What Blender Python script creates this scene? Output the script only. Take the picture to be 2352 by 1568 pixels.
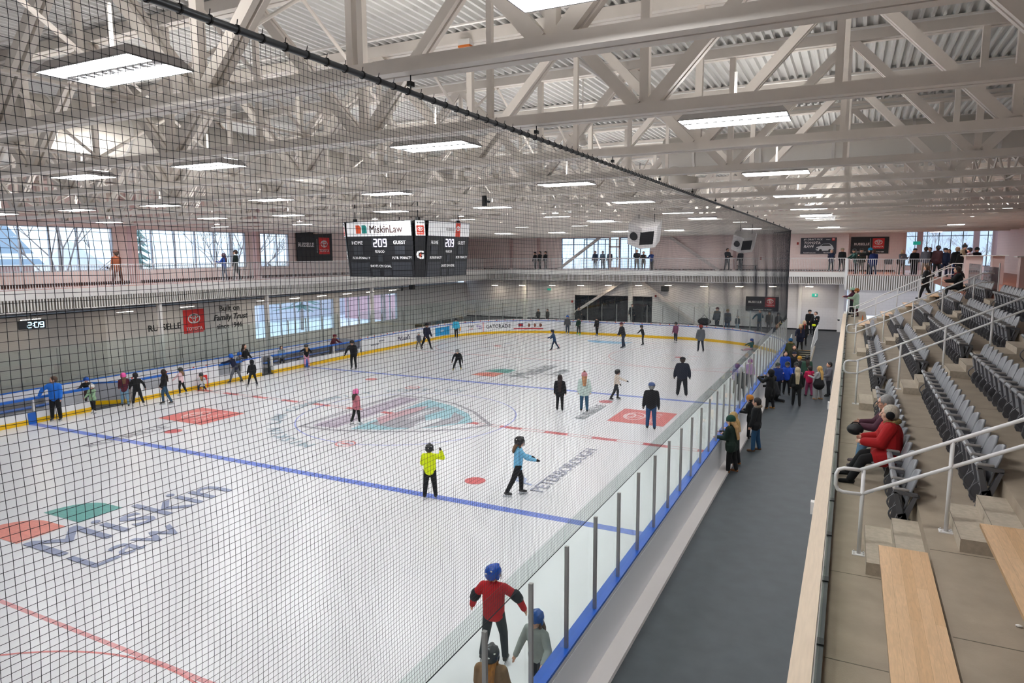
import bpy, bmesh, math, random
from mathutils import Vector, Matrix, noise
random.seed(7)
PI=math.pi; R=math.radians
for o in list(bpy.data.objects): bpy.data.objects.remove(o)
scn=bpy.context.scene; COL=scn.collection

# ---------------------------------------------------------------- camera, world, exposure
cam_d=bpy.data.cameras.new('camera'); cam=bpy.data.objects.new('camera',cam_d); COL.objects.link(cam)
cam_d.sensor_width=36; cam_d.lens=1562.95/2352*36; cam_d.clip_start=.05; cam_d.clip_end=400
_r=Vector((.89584,.44435,-.00435)); _u=Vector((-.05263,.11581,.99188)); _f=Vector((-.44125,.88833,-.12714))
M=Matrix.Identity(4)
for i in range(3): M[i][0]=_r[i]; M[i][1]=_u[i]; M[i][2]=-_f[i]
M.translation=(16.4898,-23.2752,6.7385); cam.matrix_world=M
scn.camera=cam
w=bpy.data.worlds.new('overcast_sky'); scn.world=w; w.use_nodes=True
bg=w.node_tree.nodes['Background']; bg.inputs[0].default_value=(.70,.85,1,1); bg.inputs[1].default_value=2.1
scn.view_settings.view_transform='Standard'; scn.view_settings.look='None'; scn.view_settings.gamma=1
scn.view_settings.exposure=0.0
LAMP=61.0      # strength of the ceiling LED panels

ADDED_UPL=26.0       # soft uplight added on top of each fixture to brighten the ceiling
# ---------------------------------------------------------------- materials
def lin(h):
    h=h.lstrip('#'); v=[int(h[i:i+2],16)/255 for i in (0,2,4)]
    return tuple(x/12.92 if x<=.04045 else ((x+.055)/1.055)**2.4 for x in v)
MC={}
def mat(name,col,rough=.6,metal=0,emit=0,noise_=0,scale=20,bump=0,spec=.5,detail=4,stretch=None,bscale=None):
    if name in MC: return MC[name]
    m=bpy.data.materials.new(name); m.use_nodes=True; nt=m.node_tree; b=nt.nodes['Principled BSDF']
    c=lin(col) if isinstance(col,str) else col
    b.inputs['Base Color'].default_value=(*c,1); b.inputs['Roughness'].default_value=rough
    b.inputs['Metallic'].default_value=metal; b.inputs['Specular IOR Level'].default_value=spec
    if emit: b.inputs['Emission Color'].default_value=(*c,1); b.inputs['Emission Strength'].default_value=emit
    if noise_ or bump:
        tc=nt.nodes.new('ShaderNodeTexCoord'); mp=nt.nodes.new('ShaderNodeMapping'); nt.links.new(tc.outputs['Object'],mp.inputs[0])
        if stretch: mp.inputs['Scale'].default_value=stretch
        n=nt.nodes.new('ShaderNodeTexNoise'); n.inputs['Scale'].default_value=scale; n.inputs['Detail'].default_value=detail
        nt.links.new(mp.outputs[0],n.inputs[0])
        if noise_:
            mr=nt.nodes.new('ShaderNodeMapRange'); mr.inputs[1].default_value=.3; mr.inputs[2].default_value=.7
            mr.inputs[3].default_value=1-noise_; mr.inputs[4].default_value=1+noise_
            nt.links.new(n.outputs[0],mr.inputs[0])
            vm=nt.nodes.new('ShaderNodeVectorMath'); vm.operation='SCALE'; vm.inputs[0].default_value=c
            nt.links.new(mr.outputs[0],vm.inputs['Scale']); nt.links.new(vm.outputs[0],b.inputs['Base Color'])
        if bump:
            bp=nt.nodes.new('ShaderNodeBump'); bp.inputs['Strength'].default_value=bump; bp.inputs['Distance'].default_value=.02
            src=n
            if bscale:
                src=nt.nodes.new('ShaderNodeTexNoise'); src.inputs['Scale'].default_value=bscale; nt.links.new(mp.outputs[0],src.inputs[0])
            nt.links.new(src.outputs[0],bp.inputs['Height']); nt.links.new(bp.outputs[0],b.inputs['Normal'])
    MC[name]=m; return m
def glassmat(name,tint,refl=1.0,rough=.02,ior=1.35):
    m=bpy.data.materials.new(name); m.use_nodes=True; nt=m.node_tree; nt.nodes.clear()
    out=nt.nodes.new('ShaderNodeOutputMaterial'); mx=nt.nodes.new('ShaderNodeMixShader'); t=nt.nodes.new('ShaderNodeBsdfTransparent')
    g=nt.nodes.new('ShaderNodeBsdfGlossy'); ge=nt.nodes.new('ShaderNodeNewGeometry'); dt=nt.nodes.new('ShaderNodeVectorMath'); dt.operation='DOT_PRODUCT'
    nt.links.new(ge.outputs['Incoming'],dt.inputs[0]); nt.links.new(ge.outputs['Normal'],dt.inputs[1])
    def mth(op,a,b=None):
        q=nt.nodes.new('ShaderNodeMath'); q.operation=op
        for i,v in enumerate((a,b)):
            if v is None: continue
            if isinstance(v,(int,float)): q.inputs[i].default_value=v
            else: nt.links.new(v,q.inputs[i])
        return q.outputs[0]
    f=mth('POWER',mth('SUBTRACT',1.0,mth('ABSOLUTE',dt.outputs['Value'])),5.0); f=mth('ADD',mth('MULTIPLY',f,.5),.03); fr=nt.nodes.new('ShaderNodeMath'); fr.operation='MULTIPLY'; nt.links.new(f,fr.inputs[0]); fr.inputs[1].default_value=1.0
    t.inputs[0].default_value=(*[math.sqrt(x) for x in tint],1); g.inputs['Roughness'].default_value=rough; g.inputs[0].default_value=(refl,refl,refl,1)
    nt.links.new(fr.outputs[0],mx.inputs[0]); nt.links.new(t.outputs[0],mx.inputs[1]); nt.links.new(g.outputs[0],mx.inputs[2]); nt.links.new(mx.outputs[0],out.inputs[0])
    return m
def blockmat(name,col,bw=.4,bh=.2,axis='x',dark=.93,rough=.6):
    m=bpy.data.materials.new(name); m.use_nodes=True; nt=m.node_tree; b=nt.nodes['Principled BSDF']; c=lin(col)
    tc=nt.nodes.new('ShaderNodeTexCoord'); sp=nt.nodes.new('ShaderNodeSeparateXYZ'); cb=nt.nodes.new('ShaderNodeCombineXYZ'); br=nt.nodes.new('ShaderNodeTexBrick')
    nt.links.new(tc.outputs['Object'],sp.inputs[0]); nt.links.new(sp.outputs[0 if axis=='x' else 1],cb.inputs[0]); nt.links.new(sp.outputs[2],cb.inputs[1]); nt.links.new(cb.outputs[0],br.inputs[0])
    br.inputs['Color1'].default_value=(*c,1); br.inputs['Color2'].default_value=(*[x*.985 for x in c],1); br.inputs['Mortar'].default_value=(*[x*dark*.92 for x in c],1)
    br.inputs['Scale'].default_value=1; br.inputs['Mortar Size'].default_value=.006; br.inputs['Brick Width'].default_value=bw; br.inputs['Row Height'].default_value=bh
    nt.links.new(br.outputs[0],b.inputs['Base Color']); b.inputs['Roughness'].default_value=rough
    MC[name]=m; return m
def woodmat(name,axis=1):
    m=bpy.data.materials.new(name); m.use_nodes=True; nt=m.node_tree; b=nt.nodes['Principled BSDF']
    tc=nt.nodes.new('ShaderNodeTexCoord'); sp=nt.nodes.new('ShaderNodeSeparateXYZ'); cb=nt.nodes.new('ShaderNodeCombineXYZ')
    nt.links.new(tc.outputs['Object'],sp.inputs[0]); nt.links.new(sp.outputs[1],cb.inputs[0]); nt.links.new(sp.outputs[0],cb.inputs[1])
    br=nt.nodes.new('ShaderNodeTexBrick'); nt.links.new(cb.outputs[0],br.inputs[0]); br.inputs['Scale'].default_value=1
    br.inputs['Brick Width'].default_value=1.9; br.inputs['Row Height'].default_value=.1; br.inputs['Mortar Size'].default_value=.0008; br.offset=.37
    br.inputs['Color1'].default_value=(*lin('e4bf98'),1); br.inputs['Color2'].default_value=(*lin('d6ae84'),1); br.inputs['Mortar'].default_value=(*lin('a9855c'),1)
    n=nt.nodes.new('ShaderNodeTexNoise'); mp=nt.nodes.new('ShaderNodeMapping'); mp.inputs['Scale'].default_value=(14,1.6,1); nt.links.new(tc.outputs['Object'],mp.inputs[0]); nt.links.new(mp.outputs[0],n.inputs[0])
    n.inputs['Scale'].default_value=3; n.inputs['Detail'].default_value=8; n.inputs['Distortion'].default_value=1.2
    mr=nt.nodes.new('ShaderNodeMapRange'); mr.inputs[1].default_value=.3; mr.inputs[2].default_value=.75; mr.inputs[3].default_value=1.06; mr.inputs[4].default_value=.84
    nt.links.new(n.outputs[0],mr.inputs[0]); vm=nt.nodes.new('ShaderNodeVectorMath'); vm.operation='SCALE'
    nt.links.new(br.outputs[0],vm.inputs[0]); nt.links.new(mr.outputs[0],vm.inputs['Scale']); nt.links.new(vm.outputs[0],b.inputs['Base Color'])
    b.inputs['Roughness'].default_value=.32; MC[name]=m; return m

white=mat('white_paint','e6e2de',.5); steelw=mat('truss_paint','efe7df',.42,noise_=.02,scale=6)
deckm=mat('deck_paint','e0dfdc',.45); railw=mat('rail_paint','e2e0e0',.35)
blue=mat('blue_plastic','1462c0',.35); yellow=mat('yellow_plastic','f2c20a',.35); boardw=mat('board_white','eeeef0',.3)
alu=mat('aluminium','a9a6a4',.35,metal=.7); darkm=mat('dark_steel','2c2e30',.4,metal=.4); blackm=mat('black_paint','0d0d0f',.5)
rubber=mat('walkway_rubber','40464b',.55,noise_=.14,scale=2.2,bump=.05,detail=10)
conc=mat('concrete','9f9180',.75,noise_=.09,scale=3,bump=.12,detail=10,bscale=60)
conc_l=mat('concrete_step','b3a796',.8,noise_=.1,scale=18,bump=.2,detail=8,bscale=90)
conc_d=mat('concrete_nosing','7d7467',.85,noise_=.12,scale=40)
pinkx=blockmat('pink_bounce_block_x','f0dcd7',axis='x'); pinky=blockmat('pink_bounce_block_y','f0dcd7',axis='y')  # pink bounce from the red-brown floor is put into the wall colour
whx=blockmat('white_block_x','dcd8d9',axis='x'); why=blockmat('white_block_y','cfcdcc',axis='y',bh=.1,bw=30)
graywall=blockmat('grey_rib_y','b7b4b2',axis='y',bh=.08,bw=40,dark=.96)
brownfl=mat('concourse_floor','b0705a',.4,noise_=.05); brownb=mat('brown_base','4a2e28',.6)
glass=glassmat('rink_glass',(.86,.93,.905)); winglass=glassmat('window_glass',(.93,.97,1)); tintglass=glassmat('tinted_glass',(.32,.37,.42))
guardglass=glassmat('guard_glass',(.85,.9,.85))
red=mat('red_print','d8201f',.45); redp=mat('red_ice','d9716c',.4)
wood=woodmat('maple'); woodcap=mat('pale_wood','d5c0a8',.5,noise_=.05,scale=5,stretch=(8,.6,1))
seatg=mat('seat_plastic','8a8b90',.42,noise_=.03,scale=30); seatd=mat('seat_frame','5a5a5e',.45); seatl=mat('seat_pad','8c8784',.4)
led=mat('led_panel',(.97,.985,1),.4,emit=LAMP); warm=mat('warm_lamp',(1,.86,.66),.4,emit=70)
mull=mat('mullion','b9bcc4',.4,metal=.3)
snow=mat('snow','eef2fa',.7)

# ---------------------------------------------------------------- mesh builder
class MB:
    def __init__(s): s.v=[]; s.f=[]
    def quadf(s,pts):
        n=len(s.v); s.v+= [tuple(p) for p in pts]; s.f.append(tuple(range(n,n+len(pts)))); return s
    def box(s,x0,x1,y0,y1,z0,z1):
        n=len(s.v)
        s.v+=[(x0,y0,z0),(x1,y0,z0),(x1,y1,z0),(x0,y1,z0),(x0,y0,z1),(x1,y0,z1),(x1,y1,z1),(x0,y1,z1)]
        s.f+=[(n,n+3,n+2,n+1),(n+4,n+5,n+6,n+7),(n,n+1,n+5,n+4),(n+1,n+2,n+6,n+5),(n+2,n+3,n+7,n+6),(n+3,n,n+4,n+7)]; return s
    def tube(s,pts,r,n=8,cap=True,r2=None):
        pts=[Vector(p) for p in pts]; base=len(s.v); k=len(pts); prev=None
        for i,p in enumerate(pts):
            d=(pts[min(i+1,k-1)]-pts[max(i-1,0)]).normalized()
            a=Vector((0,0,1)) if abs(d.z)<.95 else Vector((1,0,0))
            if prev is not None: a=prev
            e=d.cross(a).normalized(); g=e.cross(d).normalized(); prev=g
            rr=r if r2 is None else r+(r2-r)*i/(k-1)
            for j in range(n):
                t=2*PI*j/n+PI/n; q=p+e*(rr*math.cos(t))+g*(rr*math.sin(t)); s.v.append(tuple(q))
        for i in range(k-1):
            for j in range(n):
                a=base+i*n+j; b=base+i*n+(j+1)%n; s.f.append((a,b,b+n,a+n))
        if cap:
            s.f.append(tuple(base+j for j in range(n))[::-1]); s.f.append(tuple(base+(k-1)*n+j for j in range(n)))
        return s
    def bar(s,a,b,wd,th,up=(0,0,1)):
        a=Vector(a); b=Vector(b); d=(b-a).normalized(); up=Vector(up)
        if abs(d.dot(up))>.98: up=Vector((0,1,0))
        e=d.cross(up).normalized(); g=e.cross(d)
        n=len(s.v)
        for p in (a,b):
            for sx,sz in ((-1,-1),(1,-1),(1,1),(-1,1)): s.v.append(tuple(p+e*(sx*wd/2)+g*(sz*th/2)))
        s.f+=[(n,n+1,n+2,n+3),(n+4,n+7,n+6,n+5)]+[(n+i,n+4+i,n+4+(i+1)%4,n+(i+1)%4) for i in range(4)]; return s
    def ell(s,c,r,n=14,m=9,rot=None):
        base=len(s.v); c=Vector(c)
        for i in range(1,m):
            ph=PI*i/m
            for j in range(n):
                t=2*PI*j/n; q=Vector((r[0]*math.sin(ph)*math.cos(t),r[1]*math.sin(ph)*math.sin(t),r[2]*math.cos(ph)))
                if rot: q=rot@q
                s.v.append(tuple(c+q))
        tp=Vector((0,0,r[2])); bt=Vector((0,0,-r[2]))
        if rot: tp=rot@tp; bt=rot@bt
        s.v.append(tuple(c+tp)); s.v.append(tuple(c+bt)); T=len(s.v)-2; B=T+1
        for i in range(m-2):
            for j in range(n):
                a=base+i*n+j; b=base+i*n+(j+1)%n; s.f.append((a,a+n,b+n,b))
        for j in range(n):
            s.f.append((T,base+j,base+(j+1)%n)); s.f.append((B,base+(m-2)*n+(j+1)%n,base+(m-2)*n+j))
        return s
    def cap_(s,a,b,ra,rb,n=10):     # tapered capsule
        a=Vector(a); b=Vector(b); d=b-a; L=d.length
        if L<1e-6: return s.ell(a,(ra,ra,ra),n)
        d/=L; ref=Vector((0,0,1)) if abs(d.z)<.9 else Vector((0,1,0)); e=d.cross(ref).normalized(); g=e.cross(d)
        base=len(s.v); rings=[]
        for k in (0,1,2): t=PI/2-(PI/2)*(k+1)/3; rings.append((-ra*math.sin(t),ra*math.cos(t)))
        for k in (2,1,0): t=PI/2-(PI/2)*(k+1)/3; rings.append((L+rb*math.sin(t),rb*math.cos(t)))
        for (h,rr) in rings:
            for j in range(n):
                t=2*PI*j/n; s.v.append(tuple(a+d*h+e*(rr*math.cos(t))+g*(rr*math.sin(t))))
        for i in range(len(rings)-1):
            for j in range(n):
                p=base+i*n+j; q=base+i*n+(j+1)%n; s.f.append((p,q,q+n,p+n))
        s.v.append(tuple(a-d*ra)); s.v.append(tuple(b+d*rb)); A=len(s.v)-2
        for j in range(n):
            s.f.append((A,base+(j+1)%n,base+j)); s.f.append((A+1,base+5*n+j,base+5*n+(j+1)%n))
        return s
    def prism(s,poly,h0,h1,axis='y'):
        # poly in the plane (x,z) for axis y, (y,z) for axis x, (x,y) for axis z
        def P(a,b,h): return (a,h,b) if axis=='y' else ((h,a,b) if axis=='x' else (a,b,h))
        n=len(s.v); k=len(poly)
        s.v+=[P(a,b,h0) for a,b in poly]+[P(a,b,h1) for a,b in poly]
        s.f.append(tuple(range(n,n+k))); s.f.append(tuple(range(n+k,n+2*k))[::-1])
        s.f+=[(n+i,n+k+i,n+k+(i+1)%k,n+(i+1)%k) for i in range(k)]; return s
    def strip(s,path,o0,o1,z0,z1,closed=False):
        # path of (x,y); left of direction is outward
        pts=[Vector((p[0],p[1])) for p in path]; k=len(pts); base=len(s.v)
        for i,p in enumerate(pts):
            d=(pts[min(i+1,k-1)]-pts[max(i-1,0)]).normalized(); nrm=Vector((-d.y,d.x))
            for (o,z) in ((o0,z0),(o1,z0),(o1,z1),(o0,z1)):
                q=p+nrm*o; s.v.append((q.x,q.y,z))
        for i in range(k-1):
            for j in range(4):
                a=base+i*4+j; b=base+i*4+(j+1)%4; s.f.append((a,b,b+4,a+4))
        s.f.append((base,base+3,base+2,base+1)); e=base+(k-1)*4; s.f.append((e,e+1,e+2,e+3)); return s
    def build(s,name,m,parent=None,local=False,smooth=False,off=None):
        me=bpy.data.meshes.new(name); v=s.v
        if parent is not None and not local:
            L=parent['_w'] if '_w' in parent else (0,0,0); v=[(a-L[0],b-L[1],c-L[2]) for a,b,c in v]
        me.from_pydata(v,[],s.f); me.materials.append(m)
        if smooth: me.polygons.foreach_set('use_smooth',[True]*len(me.polygons))
        me.update(); o=bpy.data.objects.new(name,me); COL.objects.link(o)
        if parent is not None: o.parent=parent; o['_w']=parent['_w'] if '_w' in parent else (0,0,0)
        return o
def wl(o): # world location bookkeeping for parents
    return o
def thing(name,label,cat,loc=(0,0,0),rot=0,group=None,kind=None):
    o=bpy.data.objects.new(name,None); o.empty_display_size=.1; COL.objects.link(o); o.location=loc; o.rotation_euler=(0,0,rot)
    o['_w']=tuple(loc)
    o['label']=label; o['category']=cat
    if group: o['group']=group
    if kind: o['kind']=kind
    return o
def tag(o,label,cat,group=None,kind=None):
    if label: o['label']=label
    if cat: o['category']=cat
    if group: o['group']=group
    if kind: o['kind']=kind
    return o
def struct(o): o['kind']='structure'; return o
CH={}
def attach(parent,o): CH.setdefault(parent.name,[]).append(o)
def kids(o): return [c for c in o.children]
def dup(root,loc,rot=None,label=None,group=None):
    r=root.copy(); COL.objects.link(r); r.location=loc
    if rot is not None: r.rotation_euler=(0,0,rot)
    if label: r['label']=label
    if group: r['group']=group
    def rec(src,dst):
        for ch in KID[src]:
            c=ch.copy(); COL.objects.link(c); c.parent=dst
            if ch in KID: rec(ch,c)
    rec(root,r); return r
KID={}
def reg(root):
    KID[root]=[o for o in COL.objects if o.parent==root]
    for c in KID[root]: reg(c)
# text
FB=[]
def text(s,size,m,parent,loc,e=(1,0,0),up=(0,0,1),name='lettering',ext=.004,off=0,ax='CENTER',sx=1,italic=0,bold=.016):
    cu=bpy.data.curves.new(name,'FONT'); cu.body=s; cu.size=size; cu.align_x=ax; cu.align_y='CENTER'; cu.extrude=ext; cu.offset=0; o_b=bold*size; cu.shear=italic; cu.resolution_u=2
    cu.materials.append(m); o=bpy.data.objects.new(name,cu); COL.objects.link(o)
    e=Vector(e).normalized(); up=Vector(up).normalized(); n=e.cross(up)
    L=Vector(parent['_w']) if parent and '_w' in parent else Vector((0,0,0))
    mm=Matrix.Identity(4)
    for i in range(3): mm[i][0]=e[i]*sx; mm[i][1]=up[i]; mm[i][2]=n[i]
    mm.translation=Vector(loc)+n*off-L
    o['b']=o_b; FB.append((o,mm,parent,m)); return o
def flush_text():
    dg=bpy.context.evaluated_depsgraph_get(); dg.update()
    for o,mm,parent,m in FB:
        bo=o['b']; me=bpy.data.meshes.new_from_object(o.evaluated_get(dg)); nm=o.name.split('.')[0]; bpy.data.objects.remove(o)
        if not me.materials: me.materials.append(m)
        if bo>0:      # thicken the strokes: shifted copies of the same outline
            b=bmesh.new()
            for k,(dx,dy) in enumerate(((-1,-.7),(1,-.7),(-1,.7),(1,.7))):
                me.transform(Matrix.Translation((dx*bo,dy*bo,k*.0002))); b.from_mesh(me); me.transform(Matrix.Translation((-dx*bo,-dy*bo,-k*.0002)))
            b.to_mesh(me); b.free()
        me.transform(mm); q=bpy.data.objects.new(nm,me); COL.objects.link(q); q.parent=parent
    FB.clear()
def seg7(mb,ch,x,z,wd,h,t,P):
    S={'2':'abged','0':'abcdef','9':'abcdfg',':':''}[ch]; 
    seg={'a':(0,1,1,1),'b':(1,1,1,.5),'c':(1,.5,1,0),'d':(0,0,1,0),'e':(0,.5,0,0),'f':(0,1,0,.5),'g':(0,.5,1,.5)}
    for k in S:
        a=seg[k]; x0,z0,x1,z1=x+a[0]*wd,z+a[1]*h,x+a[2]*wd,z+a[3]*h
        if z0==z1: mb.quadf([P(x0,z0-t/2),P(x1,z0-t/2),P(x1,z0+t/2),P(x0,z0+t/2)])
        else:
            za,zb=min(z0,z1),max(z0,z1); mb.quadf([P(x0-t/2,za),P(x0+t/2,za),P(x0+t/2,zb),P(x0-t/2,zb)])
    if ch==':':
        for zz in (.25,.68): mb.quadf([P(x+wd*.3,z+h*zz),P(x+wd*.3+t,z+h*zz),P(x+wd*.3+t,z+h*zz+t),P(x+wd*.3,z+h*zz+t)])
def ring(mb,c,e,up,ra,rb,t,n=28,depth=.006,off=.004):
    c=Vector(c); e=Vector(e).normalized(); up=Vector(up).normalized(); nn=e.cross(up); base=len(mb.v)
    for i in range(n):
        a=2*PI*i/n; ca,sa=math.cos(a),math.sin(a)
        for (k,h) in ((-t/2,off),(t/2,off),(t/2,off+depth),(-t/2,off+depth)):
            q=c+e*((ra+k)*ca)+up*((rb+k)*sa)+nn*h; mb.v.append(tuple(q))
    for i in range(n):
        for j in range(4):
            a=base+i*4+j; b=base+i*4+(j+1)%4; a2=base+((i+1)%n)*4+j; b2=base+((i+1)%n)*4+(j+1)%4; mb.f.append((a,b,b2,a2))
def oval_emblem(parent,c,e,up,s,m,off=.004):
    mb=MB(); t=s*.09; c=Vector(c); upv=Vector(up).normalized()
    ring(mb,c,e,up,s*.5,s*.34,t,off=off); ring(mb,c+upv*s*.04,e,up,s*.13,s*.29,t*.9,off=off); ring(mb,c+upv*s*.16,e,up,s*.33,s*.13,t*.9,off=off)
    return mb.build('emblem',m,parent)
def plate(parent,c,e,up,wd,h,m,name='panel',th=.02,off=0):
    c=Vector(c); e=Vector(e).normalized(); up=Vector(up).normalized(); n=e.cross(up); mb=MB(); k=len(mb.v)
    for d in (off,off+th):
        for sx,sz in ((-1,-1),(1,-1),(1,1),(-1,1)): mb.v.append(tuple(c+e*(sx*wd/2)+up*(sz*h/2)+n*d))
    mb.f+=[(0,3,2,1),(4,5,6,7)]+[(i,(i+1)%4,4+(i+1)%4,4+i) for i in range(4)]
    return mb.build(name,m,parent)

# ================================================================ THE SETTING
XL,XR,YF=-18.5,30.0,36.8; ZG=5.26; ZC=8.25; ZD=10.46; CX,CY0,RR=4.45,21.98,8.5; W=12.95
# ground outside
mb=MB(); mb.box(-140,120,-60,140,-.6,-.32); struct(mb.build('snowy_ground',snow))
# walkway floor, split round the rink
def rink_outline(n=14,y0=-26):
    p=[(-W,y0)]
    for i in range(n+1): a=PI-PI/2*i/n; p.append((-CX+RR*math.cos(a),CY0+RR*math.sin(a)))
    for i in range(n+1): a=PI/2-PI/2*i/n; p.append((CX+RR*math.cos(a),CY0+RR*math.sin(a)))
    p.append((W,y0)); return p
OUT=rink_outline()
mb=MB(); mb.box(13.0,16.2,-26,24,-.3,0); mb.box(XL,-13.0,-26,CY0,-.3,.02); mb.prism([(XL,CY0),(-13.15,CY0)]+[(-CX+(RR+.2)*math.cos(PI-PI/4*i/6),CY0+(RR+.2)*math.sin(PI-PI/4*i/6)) for i in range(1,7)]+[(XL,28.2)],-.3,.015,'z')
struct(mb.build('floor',rubber))
# raised landing behind the far end, following the corner
def landing(z0,z1,name,m):
    mb=MB(); poly=[(XL,YF),(XL,27.5)]+[(x*1.0,y) for x,y in [(-CX+(RR+.22)*math.cos(PI-PI/2*i/14),CY0+(RR+.22)*math.sin(PI-PI/2*i/14)) for i in range(15)] if y>27.4]
    poly+=[(CX+(RR+.22)*math.cos(PI/2-PI/2*i/14),CY0+(RR+.22)*math.sin(PI/2-PI/2*i/14)) for i in range(13)]
    poly+=[(13.2,24.0),(14.46,24.0),(14.46,25.7),(16.2,25.7),(16.2,YF)]
    mb.prism(poly[::-1],z0,z1,'z'); return mb.build(name,m)
struct(landing(-.3,.5,'floor',rubber))
mb=MB(); mb.prism([(15.0,0),(25.7,.5),(25.7,-.3),(15.0,-.3)],14.62,16.2,'x'); struct(mb.build('floor',rubber))
# terrace of the stand
ROWZ=[2.95+.462*i for i in range(5)]+[ZG]; ROWX=[16.40,17.44,18.35,19.26,20.17,21.08]
mb=MB()
mb.box(16.38,17.44,-26,26.3,2.7,2.95)
for i in range(1,5): mb.box(ROWX[i],ROWX[i+1],-26,16.1,ROWZ[i]-.6,ROWZ[i])
stand=struct(mb.build('floor',conc))
mb=MB()
for yj in (-14.62,-16.6,-8.4,-3.2,2.2,6.9,12.4):
    for i in range(5): mb.box(max(ROWX[i],16.44)+.01,ROWX[i+1]-.01,yj,yj+.012,ROWZ[i]+.0005,ROWZ[i]+.002)
o=mb.build('floor_joint',mat('joint','6f675c',.9),stand); 
mb=MB(); mb.box(21.08,XR,-26,44,ZG-.4,ZG); mb.box(16.2,21.08,26.3,44,ZG-.4,ZG); struct(mb.build('floor',brownfl))
mb=MB(); mb.box(-15.3,16.2,35.0,YF+6,ZG-.38,ZG); mb.box(XL,-15.3,-26,YF,ZG-.38,ZG); struct(mb.build('floor',brownfl))
# low wall under the stand, wood cap
mb=MB(); mb.box(16.2,16.38,-26,26.3,0,2.93); struct(mb.build('wall_stand',white))
mb=MB(); mb.box(16.17,16.36,-26,24,2.93,2.972); struct(mb.build('trim_1',woodcap))
# walls
def wall(name,m,boxes):
    mb=MB()
    for b in boxes: mb.box(*b)
    return struct(mb.build(name,m))
# left upper wall with window openings (z 5.26..8.45)
wins=[(-26,-.1),(1.2,8.75),(9.35,12.5)]
bx=[(XL-.3,XL,-26,YF,ZG,5.97),(XL-.3,XL,-26,YF,8.2,ZD)]
prev=-26
for a,b in wins: bx.append((XL-.3,XL,prev,a,5.97,8.2)); prev=b
bx.append((XL-.3,XL,prev,YF,5.97,8.2)); wall('wall_left_upper',pinky,bx)
wall('wall_left_lower',graywall,[(XL-.3,XL,-26,-.9,0,3.92)])
lw=[(9.15,16.9),(17.5,25.0)]
bx=[(XL-.3,XL,-.9,9.15,0,3.92),(XL-.3,XL,9.15,YF,0,1.2),(XL-.3,XL,9.15,YF,3.5,3.92),(XL-.3,XL,16.9,17.5,1.2,3.5),(XL-.3,XL,25,YF,1.2,3.5)]
wall('wall_left_lower',why,bx)
wall('wall_left_shade_recess',mat('recess_shade_grey','8d9093',.7),[(XL-1.2,XL-1.0,-26,YF,3.5,ZG),(XL-1.2,XL,-26,YF,3.9,3.92)])  # strip set back and coloured darker to read as shade under the gallery
# far wall lower
FL=[(XL,-6.73,.3,ZG),(-6.73,.67,2.92,ZG),(-6.73,.67,.3,.42),(.67,16.3,.3,ZG)]
wall('wall_far_lower',whx,[(a,b,YF,YF+.3,c,d) for a,b,c,d in FL])
wall('wall_far_upper',pinkx,[(XL,-8.1,YF,YF+.3,ZG,ZD),(-8.1,.4,YF,YF+.3,8.2,ZD),(.4,16.2,YF,YF+.3,ZG,ZD),(15.95,16.2,YF+.3,YF+1.0,ZG,ZD),(15.95,20.0,YF+.9,YF+1.2,ZG,ZD),(19.5,20.2,YF+1.2,43.8,ZG,ZD)])
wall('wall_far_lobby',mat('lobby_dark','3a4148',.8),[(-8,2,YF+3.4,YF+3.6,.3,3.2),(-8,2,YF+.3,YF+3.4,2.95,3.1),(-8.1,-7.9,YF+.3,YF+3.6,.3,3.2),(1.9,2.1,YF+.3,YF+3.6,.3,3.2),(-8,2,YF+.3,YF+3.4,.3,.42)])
wall('wall_far_right',pinkx,[(20.2,27.6,43.9,44.2,8.62,ZD),(20.2,27.6,43.9,44.2,ZG,5.6),(27.6,XR,43.9,44.2,ZG,ZD)])
wall('wall_right',pinky,[(26.4,26.7,-26,40.5,ZG,ZD)])
wall('wall_platform',whx,[(16.38,21.2,26.3,26.5,2.7,ZG-.4)])
wall('wall_back',whx,[(XL,XR,-26.3,-26,0,ZD)])
wall('wall_side_end',pinkx,[(XL-.3,XL+.0,YF,YF+.3,0,ZD)])
# black/brown baseboards
mb=MB(); mb.box(XL,-8.1,YF-.02,YF,ZG,ZG+.14); mb.box(.4,15.95,YF-.02,YF,ZG,ZG+.14); mb.box(15.97,19.5,YF+.88,YF+.9,ZG,ZG+.14); struct(mb.build('baseboard_far',brownb))
mb=MB(); mb.box(XL,XL+.02,-26,YF,ZG,ZG+.16); struct(mb.build('baseboard_left',brownb))
mb=MB(); mb.box(XL,16.2,YF-.02,YF,.5,.62); struct(mb.build('baseboard_lower',blackm))
# pilasters on the lower far wall
mb=MB(); mb.box(-12.0,-11.65,YF-.3,YF,.5,ZG-.38); mb.box(-1.45,-1.1,YF-.35,YF-.05,.5,ZG-.38); mb.box(12.75,13.0,YF-.2,YF,.5,ZG-.38); mb.box(15.7,16.1,YF-.5,YF,.5,ZG-.38); mb.box(5.3,5.6,YF-.12,YF,.5,ZG-.38)
struct(mb.build('trim_2',white))
mb=MB(); mb.box(7.5,7.75,YF-.12,YF,ZG,ZC+1); mb.box(-13.5,-13.2,YF-.12,YF,ZG,ZC+1); mb.box(-10.6,-10.3,YF-.12,YF,ZG,ZC+1); struct(mb.build('trim_3',mat('pink_column','cfaeaa',.6)))
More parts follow.
